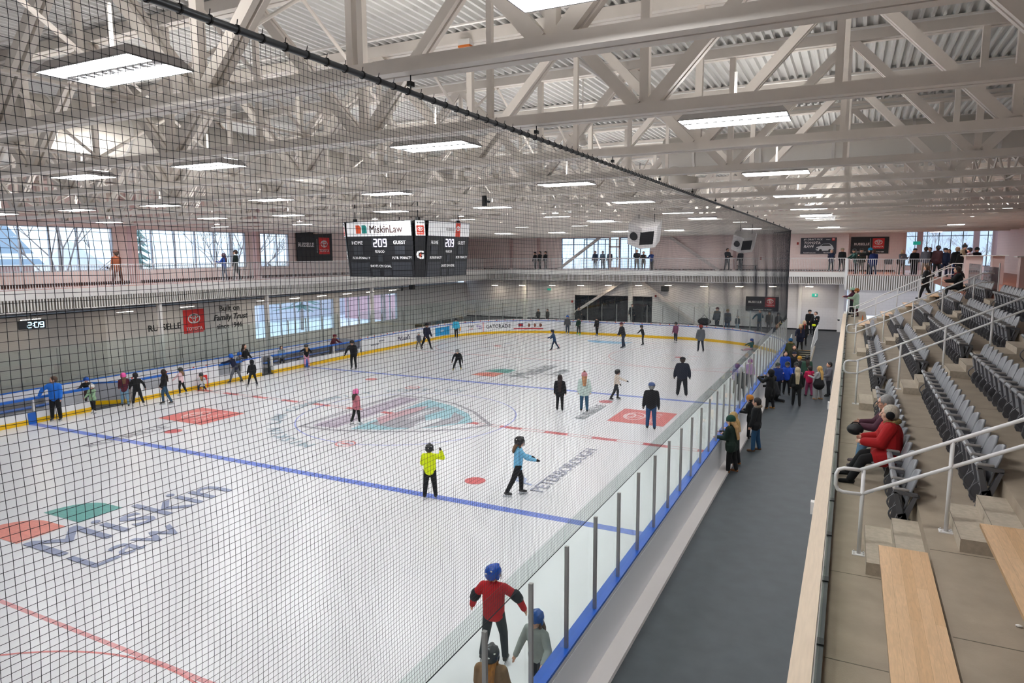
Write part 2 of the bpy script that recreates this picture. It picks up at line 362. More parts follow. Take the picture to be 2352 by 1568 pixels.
# windows ---------------------------------------------------
def window(name,plane,a0,a1,z0,z1,divs,gm,fm,c,zs=(),wd=.06):
    # plane 'x': glass at x=c spanning y ; plane 'y': glass at y=c spanning x
    fr=MB(); gl=MB()
    def B(m_,p0,p1,q0,q1,t): 
        if plane=='x': m_.box(c-t,c+t,p0,p1,q0,q1)
        else: m_.box(p0,p1,c-t,c+t,q0,q1)
    B(fr,a0,a1,z0,z0+wd,.06); B(fr,a0,a1,z1-wd,z1,.06)
    for d in [a0+wd/2]+list(divs)+[a1-wd/2]: B(fr,d-wd/2,d+wd/2,z0,z1,.06)
    for z in zs: B(fr,a0,a1,z-wd/2,z+wd/2,.055)
    f=struct(fr.build(name,fm)); B(gl,a0,a1,z0,z1,.008); gl.build('pane',gm,f); return f
window('window_1','x',-26,-.1,5.97,8.2,[-24,-22,-20,-18,-16,-14,-12,-10,-8.7,-7.35,-6,-4.65,-3.3,-1.94],winglass,mull,XL-.1)
window('window_2','x',1.2,8.75,5.97,8.2,[2.15,3.61,4.98,6.32,7.54],winglass,mull,XL-.1)
window('window_3','x',9.35,12.5,5.97,8.2,[10.4,11.44],winglass,mull,XL-.1)
window('window_4','x',9.15,16.9,1.2,3.5,[10.13,11.53,12.85,14.14,15.55],winglass,mull,XL-.1)
window('window_5','x',17.5,25.0,1.2,3.5,[18.6,19.9,21.13,22.86,24.0],winglass,mull,XL-.1)
window('window_6','y',-8.1,-3.4,ZG,8.2,[-6.9,-5.6,-4.5],winglass,mat('blue_mull','5d7fa8',.4),YF+.1,zs=(7.6,))
window('window_7','y',-2.4,.4,ZG,8.2,[-1.35,-.95],winglass,mat('blue_mull','5d7fa8',.4),YF+.1)
window('window_8','y',-6.73,-1.45,.42,2.92,[-5.4,-4.1,-2.8],tintglass,darkm,YF+.1)
window('window_9','y',-1.1,.67,.42,2.92,[-.2],tintglass,darkm,YF+.1)
window('window_10','y',20.2,27.6,5.6,8.62,[21.2,22.05,22.9,23.75,24.6,25.45,26.3],winglass,darkm,44.0,zs=(8.1,),wd=.05)
window('window_11','y',-8.1,.4,ZG,8.2,[-7,-5.8,-4.6,-3.4,-2.2,-1],winglass,darkm,YF+6,zs=(6.3,))
d1=MB(); d1.box(-3.4,-3.28,YF,YF+.12,ZG,8.2); d1.box(-2.52,-2.4,YF,YF+.12,ZG,8.2); d1.box(-3.4,-2.4,YF,YF+.12,7.3,7.42); d1.box(-3.28,-2.52,YF,YF+.12,ZG,ZG+.25)
d1=struct(d1.build('door_1',mat('pink_frame','c9aca8',.5))); MB().box(-3.28,-2.52,YF+.05,YF+.06,ZG+.25,8.2).build('pane',winglass,d1)
MB().box(-2.62,-2.56,YF-.06,YF,ZG+.9,ZG+1.2).build('door_handle',alu,d1)
mb=MB(); mb.box(-8.1,-3.4,YF+.02,YF+.08,ZG,ZG+.1); struct(mb.build('trim_4',mull))
# big pillars by the upper right windows
mb=MB(); mb.box(21.3,21.7,43.3,43.7,ZG,ZD); mb.box(25.25,25.65,43.3,43.7,ZG,ZD); mb.box(26.2,26.55,41,41.4,ZG,ZD); struct(mb.build('trim_5',mat('pillar','b9a4a6',.6)))
# roof deck: corrugated, ribs along y
mb=MB(); pitch=.16; x=XL-.4
while x<XR:
    n=len(mb.v)
    prof=[(x,ZD),(x+.045,ZD),(x+.065,ZD+.075),(x+.14,ZD+.075),(x+.16,ZD)]
    for (px,pz) in prof: mb.v.append((px,-26.2,pz)); mb.v.append((px,44.3,pz))
    for i in range(4): mb.f.append((n+2*i,n+2*i+1,n+2*i+3,n+2*i+2))
    x+=pitch
struct(mb.build('ceiling',deckm))
mb=MB(); mb.box(XL-.5,XR,-26.3,44.4,ZD+.16,ZD+.3); struct(mb.build('ceiling',deckm))
# gallery fascia: solid band + vertical slats + bottom rail
def fascia(name,path,label):
    t=thing(name,label,'balcony front',(*path[0],ZG-.9))
    MB().strip(path,0,.08,ZG-.38,ZG+.02).build('top_band',white,t)
    mb=MB(); 
    for (a,b) in zip(path[:-1],path[1:]):
        a=Vector(a); b=Vector(b); L=(b-a).length; d=(b-a)/L; n=Vector((-d.y,d.x)); k=int(L/.13)
        for i in range(k):
            q=a+d*(i+.5)*L/k; p0=q+n*.02; p1=q+n*.06
            mb.bar((q.x+n.x*.04,q.y+n.y*.04,ZG-.9),(q.x+n.x*.04,q.y+n.y*.04,ZG-.38),.05,.05,up=(d.x,d.y,0))
    mb.build('slat_screen',white,t)
    MB().strip(path,-.01,.09,ZG-.93,ZG-.89).build('bottom_rail',white,t)
    MB().strip(path,-.25,-.18,ZG-.9,ZG-.38).build('backing',mat('fascia_shade_backing','8f877c',.8),t)  # backing coloured darker as painted shade in the slat gaps
    return t
fascia('gallery_fascia',[(-15.3,-26),(-15.3,35.0)][::-1],'white slatted front of the left gallery deck, under the upper windows')
fascia('gallery_fascia',[(16.2,35.0),(-15.3,35.0)],'white slatted front of the far gallery deck, spanning behind the far boards')
def railing(name,path,label,z=ZG,h=1.07):
    t=thing(name,label,'railing',(*path[0],z)); mr=MB(); mbz=MB()
    for (a,b) in zip(path[:-1],path[1:]):
        mr.bar((*a,z+h),(*b,z+h),.05,.04); mr.bar((*a,z+.07),(*b,z+.07),.04,.03)
        a=Vector(a); b=Vector(b); L=(b-a).length; k=int(L/.115)
        for i in range(k+1):
            q=a+(b-a)*i/k; mbz.bar((q.x,q.y,z+.06),(q.x,q.y,z+h),.022,.022,up=(1,0,0))
    mr.build('top_rail',railw,t); mbz.build('baluster_panel',railw,t); return t
railing('guard_railing',[(-15.36,-26),(-15.36,34.9)],'white baluster railing along the left gallery edge')
railing('guard_railing',[(-15.3,35.06),(16.15,35.06)],'white baluster railing along the far gallery edge')
t=railing('guard_railing',[(16.2,35.0),(16.2,26.35),(21.25,26.35)],'white baluster railing round the raised platform corner above the stand')
MB().box(16.12,16.28,26.27,26.43,ZG-.9,ZG+1.12).build('corner_post',railw,t)
# platform ribbed front
t=thing('platform_fascia','white ribbed metal front of the raised platform above the two women at the front row','balcony front',(16.2,26.3,ZG-.9))
mb=MB(); x=16.2
while x<21.2: mb.box(x,x+.07,26.18,26.29,ZG-.92,ZG+.03); x+=.13
mb.build('ribbed_panel',white,t); MB().box(16.2,21.2,26.25,26.29,ZG-.92,ZG+.0).build('backing',mat('fascia_shade_backing','8f877c'),t)  # same darkened backing, shade between the ribs put into the colour
mb=MB(); y=26.3
while y<35: mb.box(16.14,16.2,y,y+.065,ZG-.92,ZG+.03); y+=.13
mb.build('side_panel',white,t)

# ---------------------------------------------------------------- roof trusses
TY=[-23.9,-21.2,-18.25,-15.65,-12.75,-9.8,-6.75,-3.7,-.5,2.7,5.75,8.8,11.85,14.9,17.95,21.0,24.05,27.1,30.15,33.2,36.1]
X0,X1=XL,26.4; PN=3.86; N0=14.35
def truss():
    t=thing('roof_truss','long white steel roof truss running across the hall under the corrugated deck','truss',(0,0,0),group='roof trusses')
    def L(mb,n): return mb.build(n,steelw,t,local=True)
    mb=MB(); mb.box(X0,X1,-.135,-.015,ZC,ZC+.115); mb.box(X0,X1,.015,.135,ZC,ZC+.115); mb.box(X0,X1,-.02,.02,ZC+.05,ZC+.06); L(mb,'bottom_chord')
    mb=MB(); mb.box(X0,X1,-.13,-.015,ZD-.18,ZD-.005); mb.box(X0,X1,.015,.13,ZD-.18,ZD-.005); L(mb,'top_chord')
    x=N0-PN*9; proto={}
    def put(key,mk,n,x):
        if key not in proto: proto[key]=mk().build(n,steelw,t,local=True); o=proto[key]
        else: o=proto[key].copy(); COL.objects.link(o)
        o.location=(x,0,0)
    def dg(s_):
        m=MB()
        for oy in (-.055,.055): m.bar((s_*.08,oy,ZC+.1),(s_*PN/2,oy,ZD-.12),.07,.13,up=(1,0,0))
        return m
    while x<X1+PN:
        for s_ in (-1,1):
            if min(x,x+s_*PN/2)>X0 and max(x,x+s_*PN/2)<X1: put(('d',s_),lambda s_=s_:dg(s_),'diagonal_web',x)
        if X0<x<X1: put('v',lambda:MB().box(-.05,.05,-.05,.05,ZC+.1,ZD-.1),'vertical_web',x)
        if X0<x+PN/2<X1: put('w',lambda:MB().box(-.035,.035,-.035,.035,ZC+.1,ZD-.1),'vertical_web',x+PN/2)
        x+=PN
    return t
tr0=truss(); reg(tr0); tr0.location=(0,TY[0],0)
for y in TY[1:]: dup(tr0,(0,y,0))
# bridging between trusses
mb=MB()
for xb in (-12.5,-6.8,-1.1,4.7,9.4,19.6,24.2):
    for a,b in zip(TY[:-1],TY[1:]):
        mb.tube([(xb,a,ZC+.15),(xb,b,ZD-.2)],.028,6); mb.tube([(xb+.08,a,ZD-.2),(xb+.08,b,ZC+.15)],.028,6)
    mb.tube([(xb,TY[0],ZC+.18),(xb,TY[-1],ZC+.18)],.02,6)
tag(mb.build('truss_bridging',steelw),'thin white cross bracing pipes joining the roof trusses','bracing')
t=thing('sprinkler_pipe','white sprinkler main and its branch pipes hung below the deck','pipe',(12.2,0,9.9))
mb=MB(); mb.tube([(12.2,-25,9.95),(12.2,36.5,9.95)],.05,8); mb.build('main_pipe',white,t)
mb=MB()
for k,y in enumerate(TY[:-1]):
    mb.tube([(-18,y+1.5,10.1),(26.2,y+1.5,10.1)],.022,6)
mb.build('branch_pipe',white,t)
# ducts
def duct(pts,r,label,name='air_duct'):
    t=thing(name,label,'duct',pts[0]); mb=MB(); mb.tube(pts,r,24); mb.build('duct_body',mat('duct_paint','d9d3cb',.45),t,smooth=True)
    mb=MB(); a=Vector(pts[0]); b=Vector(pts[-1]); L=(b-a).length; k=int(L/1.5); d=(b-a)/L
    for i in range(k): q=a+(b-a)*(i+.5)/k; mb.tube([q-d*.03,q+d*.03],r+.015,24)
    mb.build('duct_collar',white,t); return t
duct([(2.2,-25,9.35),(2.2,TY[-1],9.35)],.5,'large round white air duct running lengthwise above the ice')
DU=duct([(12.0,-5.2,9.25),(26.3,-5.2,9.25)],.44,'round white air duct running across above the stand')
mb=MB(); mb.tube([(12.3,-5.25,9.3),(12.3,-5.25,8.72),(12.45,-5.25,8.5),(12.8,-5.25,8.42)],.26,20); mb.build('duct_outlet',mat('duct_paint','d9d3cb'),DU,smooth=True)
# column at left under the gallery and behind
for (x,y,lab) in ((-15.55,.13,'round white column under the left gallery, in front of the wall lettering'),(-15.55,7.4,'round white column under the left gallery, before the first lower window'),(-15.55,17.7,'round white column under the left gallery, between the lower windows')):
    mb=MB(); mb.tube([(x,y,0),(x,y,ZG-.4)],.14,16); tag(mb.build('column',white,smooth=True),lab,'column')
for (x,y,lab) in ((-17.9,.55,'white square column between the first and second upper left windows'),(-17.9,9.05,'white square column between the second and third upper left windows')):
    mb=MB(); mb.box(x-.17,x+.17,y-.17,y+.17,ZG,ZD-.1); tag(mb.build('column',mat('pink_column','cfaeaa')),lab,'column')
# diagonal braces
def brace(a,b,label,wd=.24):
    mb=MB(); mb.bar(a,b,.2,wd); tag(mb.build('diagonal_brace',mat('brace_paint','cdc4c0',.5)),label,'brace')
Yb=YF-.25
brace((-8.3,Yb,5.3),(-4.1,Yb,8.3),'diagonal steel brace crossing the upper lobby glazing')
brace((2.2,Yb,8.15),(6.4,Yb,5.3),'diagonal steel brace on the upper pink wall right of the glazing')
brace((-6.9,Yb-.1,1.1),(-1.7,Yb-.1,4.45),'diagonal steel brace rising to the column, left side, lower far wall')
brace((-.3,Yb-.1,4.35),(4.8,Yb-.1,.52),'diagonal steel brace falling from the column, right side, lower far wall')

# ================================================================ THE RINK
def icemat():
    m=bpy.data.materials.new('ice'); m.use_nodes=True; nt=m.node_tree; b=nt.nodes['Principled BSDF']
    tc=nt.nodes.new('ShaderNodeTexCoord'); n=nt.nodes.new('ShaderNodeTexNoise'); n.inputs['Scale'].default_value=.45; n.inputs['Detail'].default_value=8; nt.links.new(tc.outputs['Object'],n.inputs[0])
    cr=nt.nodes.new('ShaderNodeMapRange'); cr.inputs[1].default_value=.3; cr.inputs[2].default_value=.7; cr.inputs[3].default_value=.275; cr.inputs[4].default_value=.285; nt.links.new(n.outputs[0],cr.inputs[0]); nt.links.new(cr.outputs[0],b.inputs['Roughness'])
    mr=nt.nodes.new('ShaderNodeMapRange'); mr.inputs[3].default_value=.99; mr.inputs[4].default_value=1.01; nt.links.new(n.outputs[0],mr.inputs[0])
    vm=nt.nodes.new('ShaderNodeVectorMath'); vm.operation='SCALE'; vm.inputs[0].default_value=lin('e4e4e6'); nt.links.new(mr.outputs[0],vm.inputs['Scale']); nt.links.new(vm.outputs[0],b.inputs['Base Color'])
    # scratches
    mp=nt.nodes.new('ShaderNodeMapping'); mp.inputs['Rotation'].default_value=(0,0,.6); mp.inputs['Scale'].default_value=(30,2,1); nt.links.new(tc.outputs['Object'],mp.inputs[0])
    s=nt.nodes.new('ShaderNodeTexNoise'); s.inputs['Scale'].default_value=1.2; s.inputs['Detail'].default_value=3; nt.links.new(mp.outputs[0],s.inputs[0])
    bp=nt.nodes.new('ShaderNodeBump'); bp.inputs['Strength'].default_value=.015; bp.inputs['Distance'].default_value=.01; nt.links.new(s.outputs[0],bp.inputs['Height']); nt.links.new(bp.outputs[0],b.inputs['Normal'])
    b.inputs['Specular IOR Level'].default_value=.5; return m
ice=MB(); ice.f.append(tuple(range(len(OUT)+2))); ice.v=[(x,y,.0) for x,y in OUT]+[(W,-26,0),(-W,-26,0)]
ice.v=ice.v[:len(OUT)]; ice.f=[tuple(range(len(OUT)))[::-1]]
n=len(ice.v); ice.v+=[(x,y,-.2) for x,y,z in ice.v]; ice.f.append(tuple(range(n,2*n))); ice.f+=[(i,(i+1)%n,n+(i+1)%n,n+i) for i in range(n)]
ICE=struct(ice.build('ice_sheet',icemat())); ICE['_w']=(0,0,0)
def im(name,col): return mat(name,col,.3,noise_=.12,scale=9,spec=.35)
MZ=[0]
def mark(name,m,polys,z=.0025):
    mb=MB(); MZ[0]+=1; z=.002+MZ[0]*.00012
    for p in polys: mb.quadf([(x,y,z) for x,y in p])
    return mb.build(name,m,ICE)
def rect(x0,x1,y0,y1): return [(x0,y0),(x1,y0),(x1,y1),(x0,y1)]
def ringp(cx,cy,r,wd,a0=0,a1=2*PI,n=72):
    o=[]
    for i in range(n):
        t0=a0+(a1-a0)*i/n; t1=a0+(a1-a0)*(i+1)/n
        o.append([(cx+(r-wd/2)*math.cos(t0),cy+(r-wd/2)*math.sin(t0)),(cx+(r+wd/2)*math.cos(t0),cy+(r+wd/2)*math.sin(t0)),(cx+(r+wd/2)*math.cos(t1),cy+(r+wd/2)*math.sin(t1)),(cx+(r-wd/2)*math.cos(t1),cy+(r-wd/2)*math.sin(t1))])
    return o
ib=im('ice_blue','6f86d6'); ir=im('ice_red','d98583'); irl=im('ice_redline','d0686a'); iteal=im('ice_teal','5aa29a'); iorange=im('ice_orange','e08878'); itxt=im('ice_text','a3a6b8'); iteal2=im('ice_crest_teal','9cc6cf'); ipur=im('ice_purple','b7abba'); igr=im('ice_grey','a4a2a9'); idk=im('ice_dark','8a9296'); iltb=im('ice_crease','86c5ea')
for yb in (-7.77,7.77): mark('blue_line',ib,[rect(-W,W,yb-.15,yb+.15)],.004)
mark('center_line',irl,[rect(-W,W,-.15,-.115),rect(-W,W,.115,.15)]+[rect(x,x+.95,-.13,.13) for x in [-12.9+1.92*i for i in range(14)]],.0065)
mark('center_circle',im('ice_bluering','8d99dc'),ringp(0,0,4.57,.05),.004)
for sy in (-1,1):
    mark('ringette_line',im('ice_ringette','d99a9c'),[rect(-W,W,sy*16.43-.05,sy*16.43+.05)],.004)
    mark('goal_line',ir,[rect(-W+.4,W-.4,sy*27.13-.025,sy*27.13+.025)],.004)
    for sx in (-1,1):
        mark('faceoff_circle',ir,ringp(sx*6.7,sy*21.03,4.57,.05),.004)
        mark('faceoff_dot',irl,[[(sx*6.7+.3*math.cos(2*PI*i/24),sy*21.03+.3*math.sin(2*PI*i/24)) for i in range(24)]],.004)
        mark('faceoff_dot',irl,[[(sx*6.7+.32*math.cos(2*PI*i/24),sy*6.1+.32*math.sin(2*PI*i/24)) for i in range(24)]],.004)
        mark('hash_mark',ir,[rect(sx*6.7+a,sx*6.7+a+.9,sy*21.03+b,sy*21.03+b+.05) for a in (-1.3,.4) for b in (-.7,.7)],.004)
        mark('hash_mark',ib,[rect(sx*6.7-.2,sx*6.7+.25,sy*21.03+b,sy*21.03+b+.06) for b in (-1.5,1.5)],.004)
mark('goal_crease',iltb,[[(1.83*math.cos(PI+PI*i/16),27.1+1.83*math.sin(PI+PI*i/16)*.75) for i in range(17)]],.004)
for (cx,cy) in ((-.9,-4.55),(4.9,-1.6+0)): pass
for (cx,cy) in ((0.5,-4.6),(-3.3,5.1)):
    mark('round_logo',ir,ringp(cx,cy,.34,.07)+[rect(cx-.22,cx+.22,cy-.06,cy+.06)],.004)
def itext(s,size,x,y,m,z=.006,rot=0,sx=1,it=0,name='ice_lettering'):
    z=.0135
    a=R(90+rot); text(s,size,m,ICE,(x,y,z),(math.cos(a),math.sin(a),0),(-math.sin(a),math.cos(a),0),name=name,ext=.0005,sx=sx,italic=it,bold=.002)
def leafmark(x0,x1,y0,y1,m):
    n=10; p=[(x1,y0),(x1,y1)]
    for i in range(n+1):
        a=PI/2*i/n; p.append((x0+(x1-x0)*.55-(x1-x0)*.55*math.sin(a),y1-(y1-y0)*(1-math.cos(a))))
    p.append((x0,y0)); mark('printed_mark',m,[p],.006)
# big two-colour sponsor marks, near and far neutral side
leafmark(-2.55,-.85,-14.75,-13.6,iorange); leafmark(-2.35,-.8,-13.3,-12.15,iteal)
itext('Miskin',2.15,.15,-12.3,im('ice_text_navy','8b93b0'),sx=.92); itext('Law',1.5,1.62,-13.6,im('ice_text_navy','8b93b0'),sx=1.0)
leafmark(-2.45,-.95,9.6,10.8,iorange); leafmark(-2.3,-.8,10.95,12.1,iteal)
itext('Miskin',1.9,.35,12.2,idk,sx=.92); itext('Law',1.3,1.7,12.4,idk)
mark('red_square',redp,[rect(-9.15,-6.55,-4.95,-2.75)],.006); mark('red_square',redp,[rect(7.9,10.2,2.68,5.1)],.006)
for (cx,cy) in ((-7.85,-3.85),(9.05,3.9)):
    mb=MB(); ring(mb,(cx-.35,cy,.010),(0,1,0),(-1,0,0),.62,.42,.09,off=.001,depth=.002); ring(mb,(cx-.42,cy,.0106),(0,1,0),(-1,0,0),.18,.36,.08,off=.001,depth=.002); ring(mb,(cx-.52,cy,.0112),(0,1,0),(-1,0,0),.4,.17,.08,off=.001,depth=.002)
    mb.build('emblem',im('ice_pale','eccaca'),ICE); itext('TOYOTA',.42,cx+.55,cy,im('ice_pale','eccaca'),z=.008)
itext('RUSSELLE',.78,-7.6,-7.3,igr); itext('RUSSELLE',.68,6.8,3.9,idk)
itext('PETERBOROUGH',.62,8.75,-3.8,itxt); itext('P',1.0,8.1,-5.6,im('ice_logo_blue','a5b4d6'),it=.3)
# crest: shield with its point towards the seats
sh=[(-2.75,-3.35),(-2.75,3.1),(-1.3,3.25),(.6,2.75),(2.2,1.7),(3.3,.6),(3.9,.0),(3.3,-.9),(2.1,-1.9),(.5,-2.75),(-1.3,-3.3)]
def scale(p,k,cx=-.1,cy=-.1): return [((x-cx)*k+cx,(y-cy)*k+cy) for x,y in p]
mark('crest_outline',igr,[[scale(sh,1.04)[i],scale(sh,1.04)[(i+1)%11],scale(sh,.98)[(i+1)%11],scale(sh,.98)[i]] for i in range(11)],.0045)
mark('crest_field',iteal2,[[(-.7,-2.9),(-.9,2.95),(.7,2.35),(2.2,1.3),(3.1,.1),(2.0,-1.4),(.6,-2.4)]],.005)
mark('crest_banner',ipur,[[(-2.45,-3.1),(-2.45,2.9),(-1.35,2.95),(-1.35,-3.0)]],.005)
itext('PETERBOROUGH',.62,-1.92,-.1,im('ice_pale2','dcd6de'),z=.007,sx=1.0)
mark('crest_figure',igr,[[(-.6,-1.9),(-.3,.2),(.2,1.9),(.9,1.6),(.7,.2),(1.3,-.6),(1.9,.3),(1.5,1.3),(2.4,.7),(2.6,-.3),(1.7,-1.6),(.7,-2.0)]],.006)
mark('crest_figure',im('ice_pink','c9a3aa'),[[(-.9,-1.0),(-.7,1.0),(-.2,1.9),(.0,1.0),(-.2,-.6),(-.1,-1.8)]],.0065)
mark('crest_figure',im('ice_white','dedfe2'),[[(1.35,-2.0),(1.1,-.7),(1.55,.2),(1.75,-.3),(1.7,-1.5)],[(.35,-.7),(.2,.8),(.45,1.5),(.6,.4),(.55,-.5)]],.007)
word='MISKIN LAW COMMUNITY COMPLEX'
for i,chh in enumerate(word):
    if chh==' ': continue
    a=R(180+83-166*i/(len(word)-1)); x=5.35*math.cos(a); y=5.35*math.sin(a)
    e=(math.sin(a)*1.0,-math.cos(a)*1.0,0); up=(math.cos(a),math.sin(a),0)
    text(chh,.72,im('ice_ringtext','9fb2bd'),ICE,(x,y,.0135),e,up,name='ice_lettering',ext=.0005)

# ---------------------------------------------------------------- dasher boards
def boards(name,label,path,solid=True,glass_h=2.93,post_h=2.62,thick=.16,outer=True,ads=True,rail=True):
    t=thing(name,label,'rink boards',(*path[0],0))
    if solid:
        MB().strip(path,0,thick,0.2,1.04).build('panel',boardw,t)
    MB().strip(path,-.012,thick,0,.2).build('kick_plate',yellow,t)
    MB().strip(path,-.01,thick+.03,1.04,1.085).build('cap_rail',blue if ads else mat('cap_blue','0b52b4',.4),t)
    if ads:
        MB().strip(path,.05,.065,1.085,1.2).build('sill_strip',white,t)
        mb=MB(); P=resample(path,.75)
        for a,b in zip(P[:-1],P[1:]):
            d=(b-a).normalized(); n=Vector((-d.y,d.x)); q=a+n*.049
            mb.quadf([(q.x,q.y,1.11),(q.x+d.x*.09,q.y+d.y*.09,1.11),(q.x+d.x*.09,q.y+d.y*.09,1.175),(q.x,q.y,1.175)])
        mb.build('printed_squares',red,t)
    if glass_h: glazing(t,path,glass_h,post_h)
    return t
def resample(path,step):
    P=[Vector(p) for p in path]; L=[0]
    for a,b in zip(P[:-1],P[1:]): L.append(L[-1]+(b-a).length)
    n=max(1,round(L[-1]/step)); out=[]
    for i in range(n+1):
        s=L[-1]*i/n; j=0
        while j<len(L)-2 and L[j+1]<s: j+=1
        out.append(P[j]+(P[j+1]-P[j])*((s-L[j])/max(1e-9,L[j+1]-L[j])))
    return out
def glazing(t,path,gh,ph,off=.09,zb=1.085,step=1.2184,posts=True,g=None):
    P=resample(path,step)
    for a,b in zip(P[:-1],P[1:]):
        d=(b-a).normalized(); n=Vector((-d.y,d.x)); q0=a+n*off+d*.006; q1=b+n*off-d*.006
        mb=MB(); mb.bar((q0.x,q0.y,(zb+gh)/2),(q1.x,q1.y,(zb+gh)/2),.012,gh-zb); mb.build('glass_pane',g or glass,t)
    if posts:
        for i,a in enumerate(P):
            d=(P[min(i+1,len(P)-1)]-P[max(i-1,0)]).normalized(); n=Vector((-d.y,d.x)); q=a+n*(off+.035)
            mb=MB(); mb.bar((q.x,q.y,zb),(q.x,q.y,ph),.05,.05,up=(d.x,d.y,0)); mb.build('post',alu,t)
# near side (under the net): posts start at y=-14.677 with 1.2184 pitch
y_a=-14.677-1.2184*8; y_b=-14.677+1.2184*30
t=boards('dasher_boards','white boards with blue cap and tall glass along the near side of the ice',[(W,y_b),(W,y_a)],ads=False)
MB().box(13.11,13.42,-25,23.5,0,.09).build('base_ledge',mat('ledge','e4dedb',.5),t); MB().box(13.12,13.125,-25,22,.09,.93).build('outer_panel',mat('outer_panel','dcdde2',.35),t)
arcR=[(CX+RR*math.cos(PI/2-PI/2*i/18),CY0+RR*math.sin(PI/2-PI/2*i/18)) for i in range(19)]
arcL=[(-CX+RR*math.cos(PI-PI/2*i/18),CY0+RR*math.sin(PI-PI/2*i/18)) for i in range(19)]
boards('dasher_boards','white curved boards round the far right corner of the ice',arcR)
boards('dasher_boards','straight white boards across the far end of the ice',[(-CX,CY0+RR),(CX,CY0+RR)])
BL=boards('dasher_boards','white curved boards with printed adverts round the far left corner',arcL)
BS=boards('dasher_boards','white left boards with adverts between the far bench and the corner',[(-W,13.04),(-W,CY0)])
boards('dasher_boards','white left boards in front of the penalty boxes, between the two open benches',[(-W,-1.64),(-W,1.43)],glass_h=0)
boards('dasher_boards','short white left board with printed top strip between the door and the grey gate',[(-W,-3.4),(-W,-2.9)],glass_h=0)
boards('dasher_boards','short white left board ending at the dark open gate',[(-W,3.0),(-W,4.3)],glass_h=0,ads=False)
clear=glassmat('clear_board',(.72,.74,.78))
def lowboards(path,label,zt=.46,div=2.4):
    t=thing('bench_boards',label,'rink boards',(*path[0],0))
    MB().strip(path,0,.16,.2,zt).build('lower_panel',boardw,t); MB().strip(path,-.012,.16,0,.2).build('kick_plate',yellow,t)
    MB().strip(path,-.02,.14,.98,1.07).build('hand_rail',blue,t)
    MB().strip(path,.06,.07,zt,.98).build('clear_panel',clear,t)
    P=resample(path,div); mb=MB()
    for a in P: mb.box(a.x-.15,a.x-.05,a.y-.05,a.y+.05,zt,1.0)
    mb.build('stanchion',white,t)
    return t
lowboards([(-W,-24),(-W,-5.28)],'low clear-fronted boards with blue rail along the nearer bench')
lowboards([(-W,-2.9),(-W,-1.64)],'clear-fronted board section just beyond the open bench door')
lowboards([(-W,1.43),(-W,3.0)],'clear-fronted board section where the navy jacketed child leans')
lowboards([(-W,5.16),(-W,13.04)],'low clear-fronted boards with blue rail along the farther bench')
for y,l in ((-7.77,'nearer'),(7.77,'farther')):
    mb=MB(); mb.box(-W+.0,-W+.035,y-.16,y+.16,0,.47); tag(mb.build('line_marker_pad',blue),'blue pad on the left boards at the %s blue line'%l,'pad')
# open bench door swung out onto the ice side
t=thing('bench_door','open bench door with grey panel and yellow base beside the child in the white helmet','door',(-W,-3.5,0))
def dp(m_,a,b,z0,z1,t_): m_.bar((a[0],a[1],(z0+z1)/2),(b[0],b[1],(z0+z1)/2),t_,z1-z0); return m_
A=(-W,-3.5); B=(-W-1.25,-4.6)
dp(MB(),A,B,.2,1.0,.06).build('door_panel',mat('door_grey','a9abb4',.4),t); dp(MB(),A,B,0.02,.2,.07).build('kick_plate',yellow,t); dp(MB(),A,B,1.0,1.06,.09).build('cap_rail',blue,t)
MB().box(-W-.08,-W+.02,-3.56,-3.44,0,1.05).build('hinge_post',alu,t)
t=thing('equipment_gate','dark open gate with rubber mat between the two left benches','gate',(-W,4.73,0))
MB().box(-13.9,-W,4.32,5.14,.02,.03).build('rubber_mat',darkm,t); MB().box(-13.35,-13.3,4.35,4.75,.05,1.05).build('gate_panel',mat('door_grey','a9abb4'),t); MB().box(-13.1,-13.02,4.9,4.98,.05,.95).build('gate_post',darkm,t)
# back wall of the benches with glass
t=thing('bench_back_wall','white wall with blue cap and tall glass behind the left benches','wall',(-14.75,-24,0))
pth=[(-14.75,-24),(-14.75,13.0)]
MB().strip(pth,0,.12,0,1.05).build('panel',boardw,t); MB().strip(pth,-.01,.13,1.05,1.09).build('cap_rail',blue,t); glazing(t,pth,2.78,2.72,off=.05,step=1.52)
MB().box(-14.75,-12.95,12.95,13.05,.0,1.06).build('return_panel',mat('door_grey','a9abb4'),t)
for (a,b,l) in ((-20,-6.3,'nearer'),(5.6,12.6,'farther')):
    t=thing('players_bench','long blue topped bench behind the %s low boards'%l,'bench',(-14.1,a,0)); MB().box(-14.3,-13.95,a,b,.43,.47).build('seat',blue,t); 
    y=a+.6
    while y<b: MB().box(-14.2,-14.1,y-.05,y+.05,0.02,.43).build('leg',alu,t); y+=2.2
    MB().box(-14.72,-14.7,a,b,.25,.75).build('backrest',alu,t)
# adverts on the boards
def bl(s,size,m,y,z,sx=1,name='lettering',it=0): text(s,size,m,BS,(-W+.001,y,z),(0,1,0),(0,0,1),off=.004,sx=sx,name=name,italic=it)
navy=mat('navy_print','2b2e4e',.5); dkt=mat('dark_print','26262a',.5); cyanp=mat('cyan_print','1f9ad6',.5); purp=mat('purple_print','6b4aa8',.5); yel=mat('yellow_print','f0a32a',.5)
bl("McLeod's",.46,navy,18.0,.62,sx=.9); bl('eyecare',.2,navy,15.3,.75); bl('eyecare group',.15,navy,14.5,.55); bl('TOYOTA',.16,red,21.2,.78)
def arcpt(a,off=.006): a=R(a); return (-CX+(RR-off)*math.cos(a),CY0+(RR-off)*math.sin(a)),( math.sin(a),-math.cos(a),0)
def at_(s,size,m,a,z,sx=1): (p,e)=arcpt(a); text(s,size,m,BL,(p[0],p[1],z),e,(0,0,1),off=.002,sx=sx)
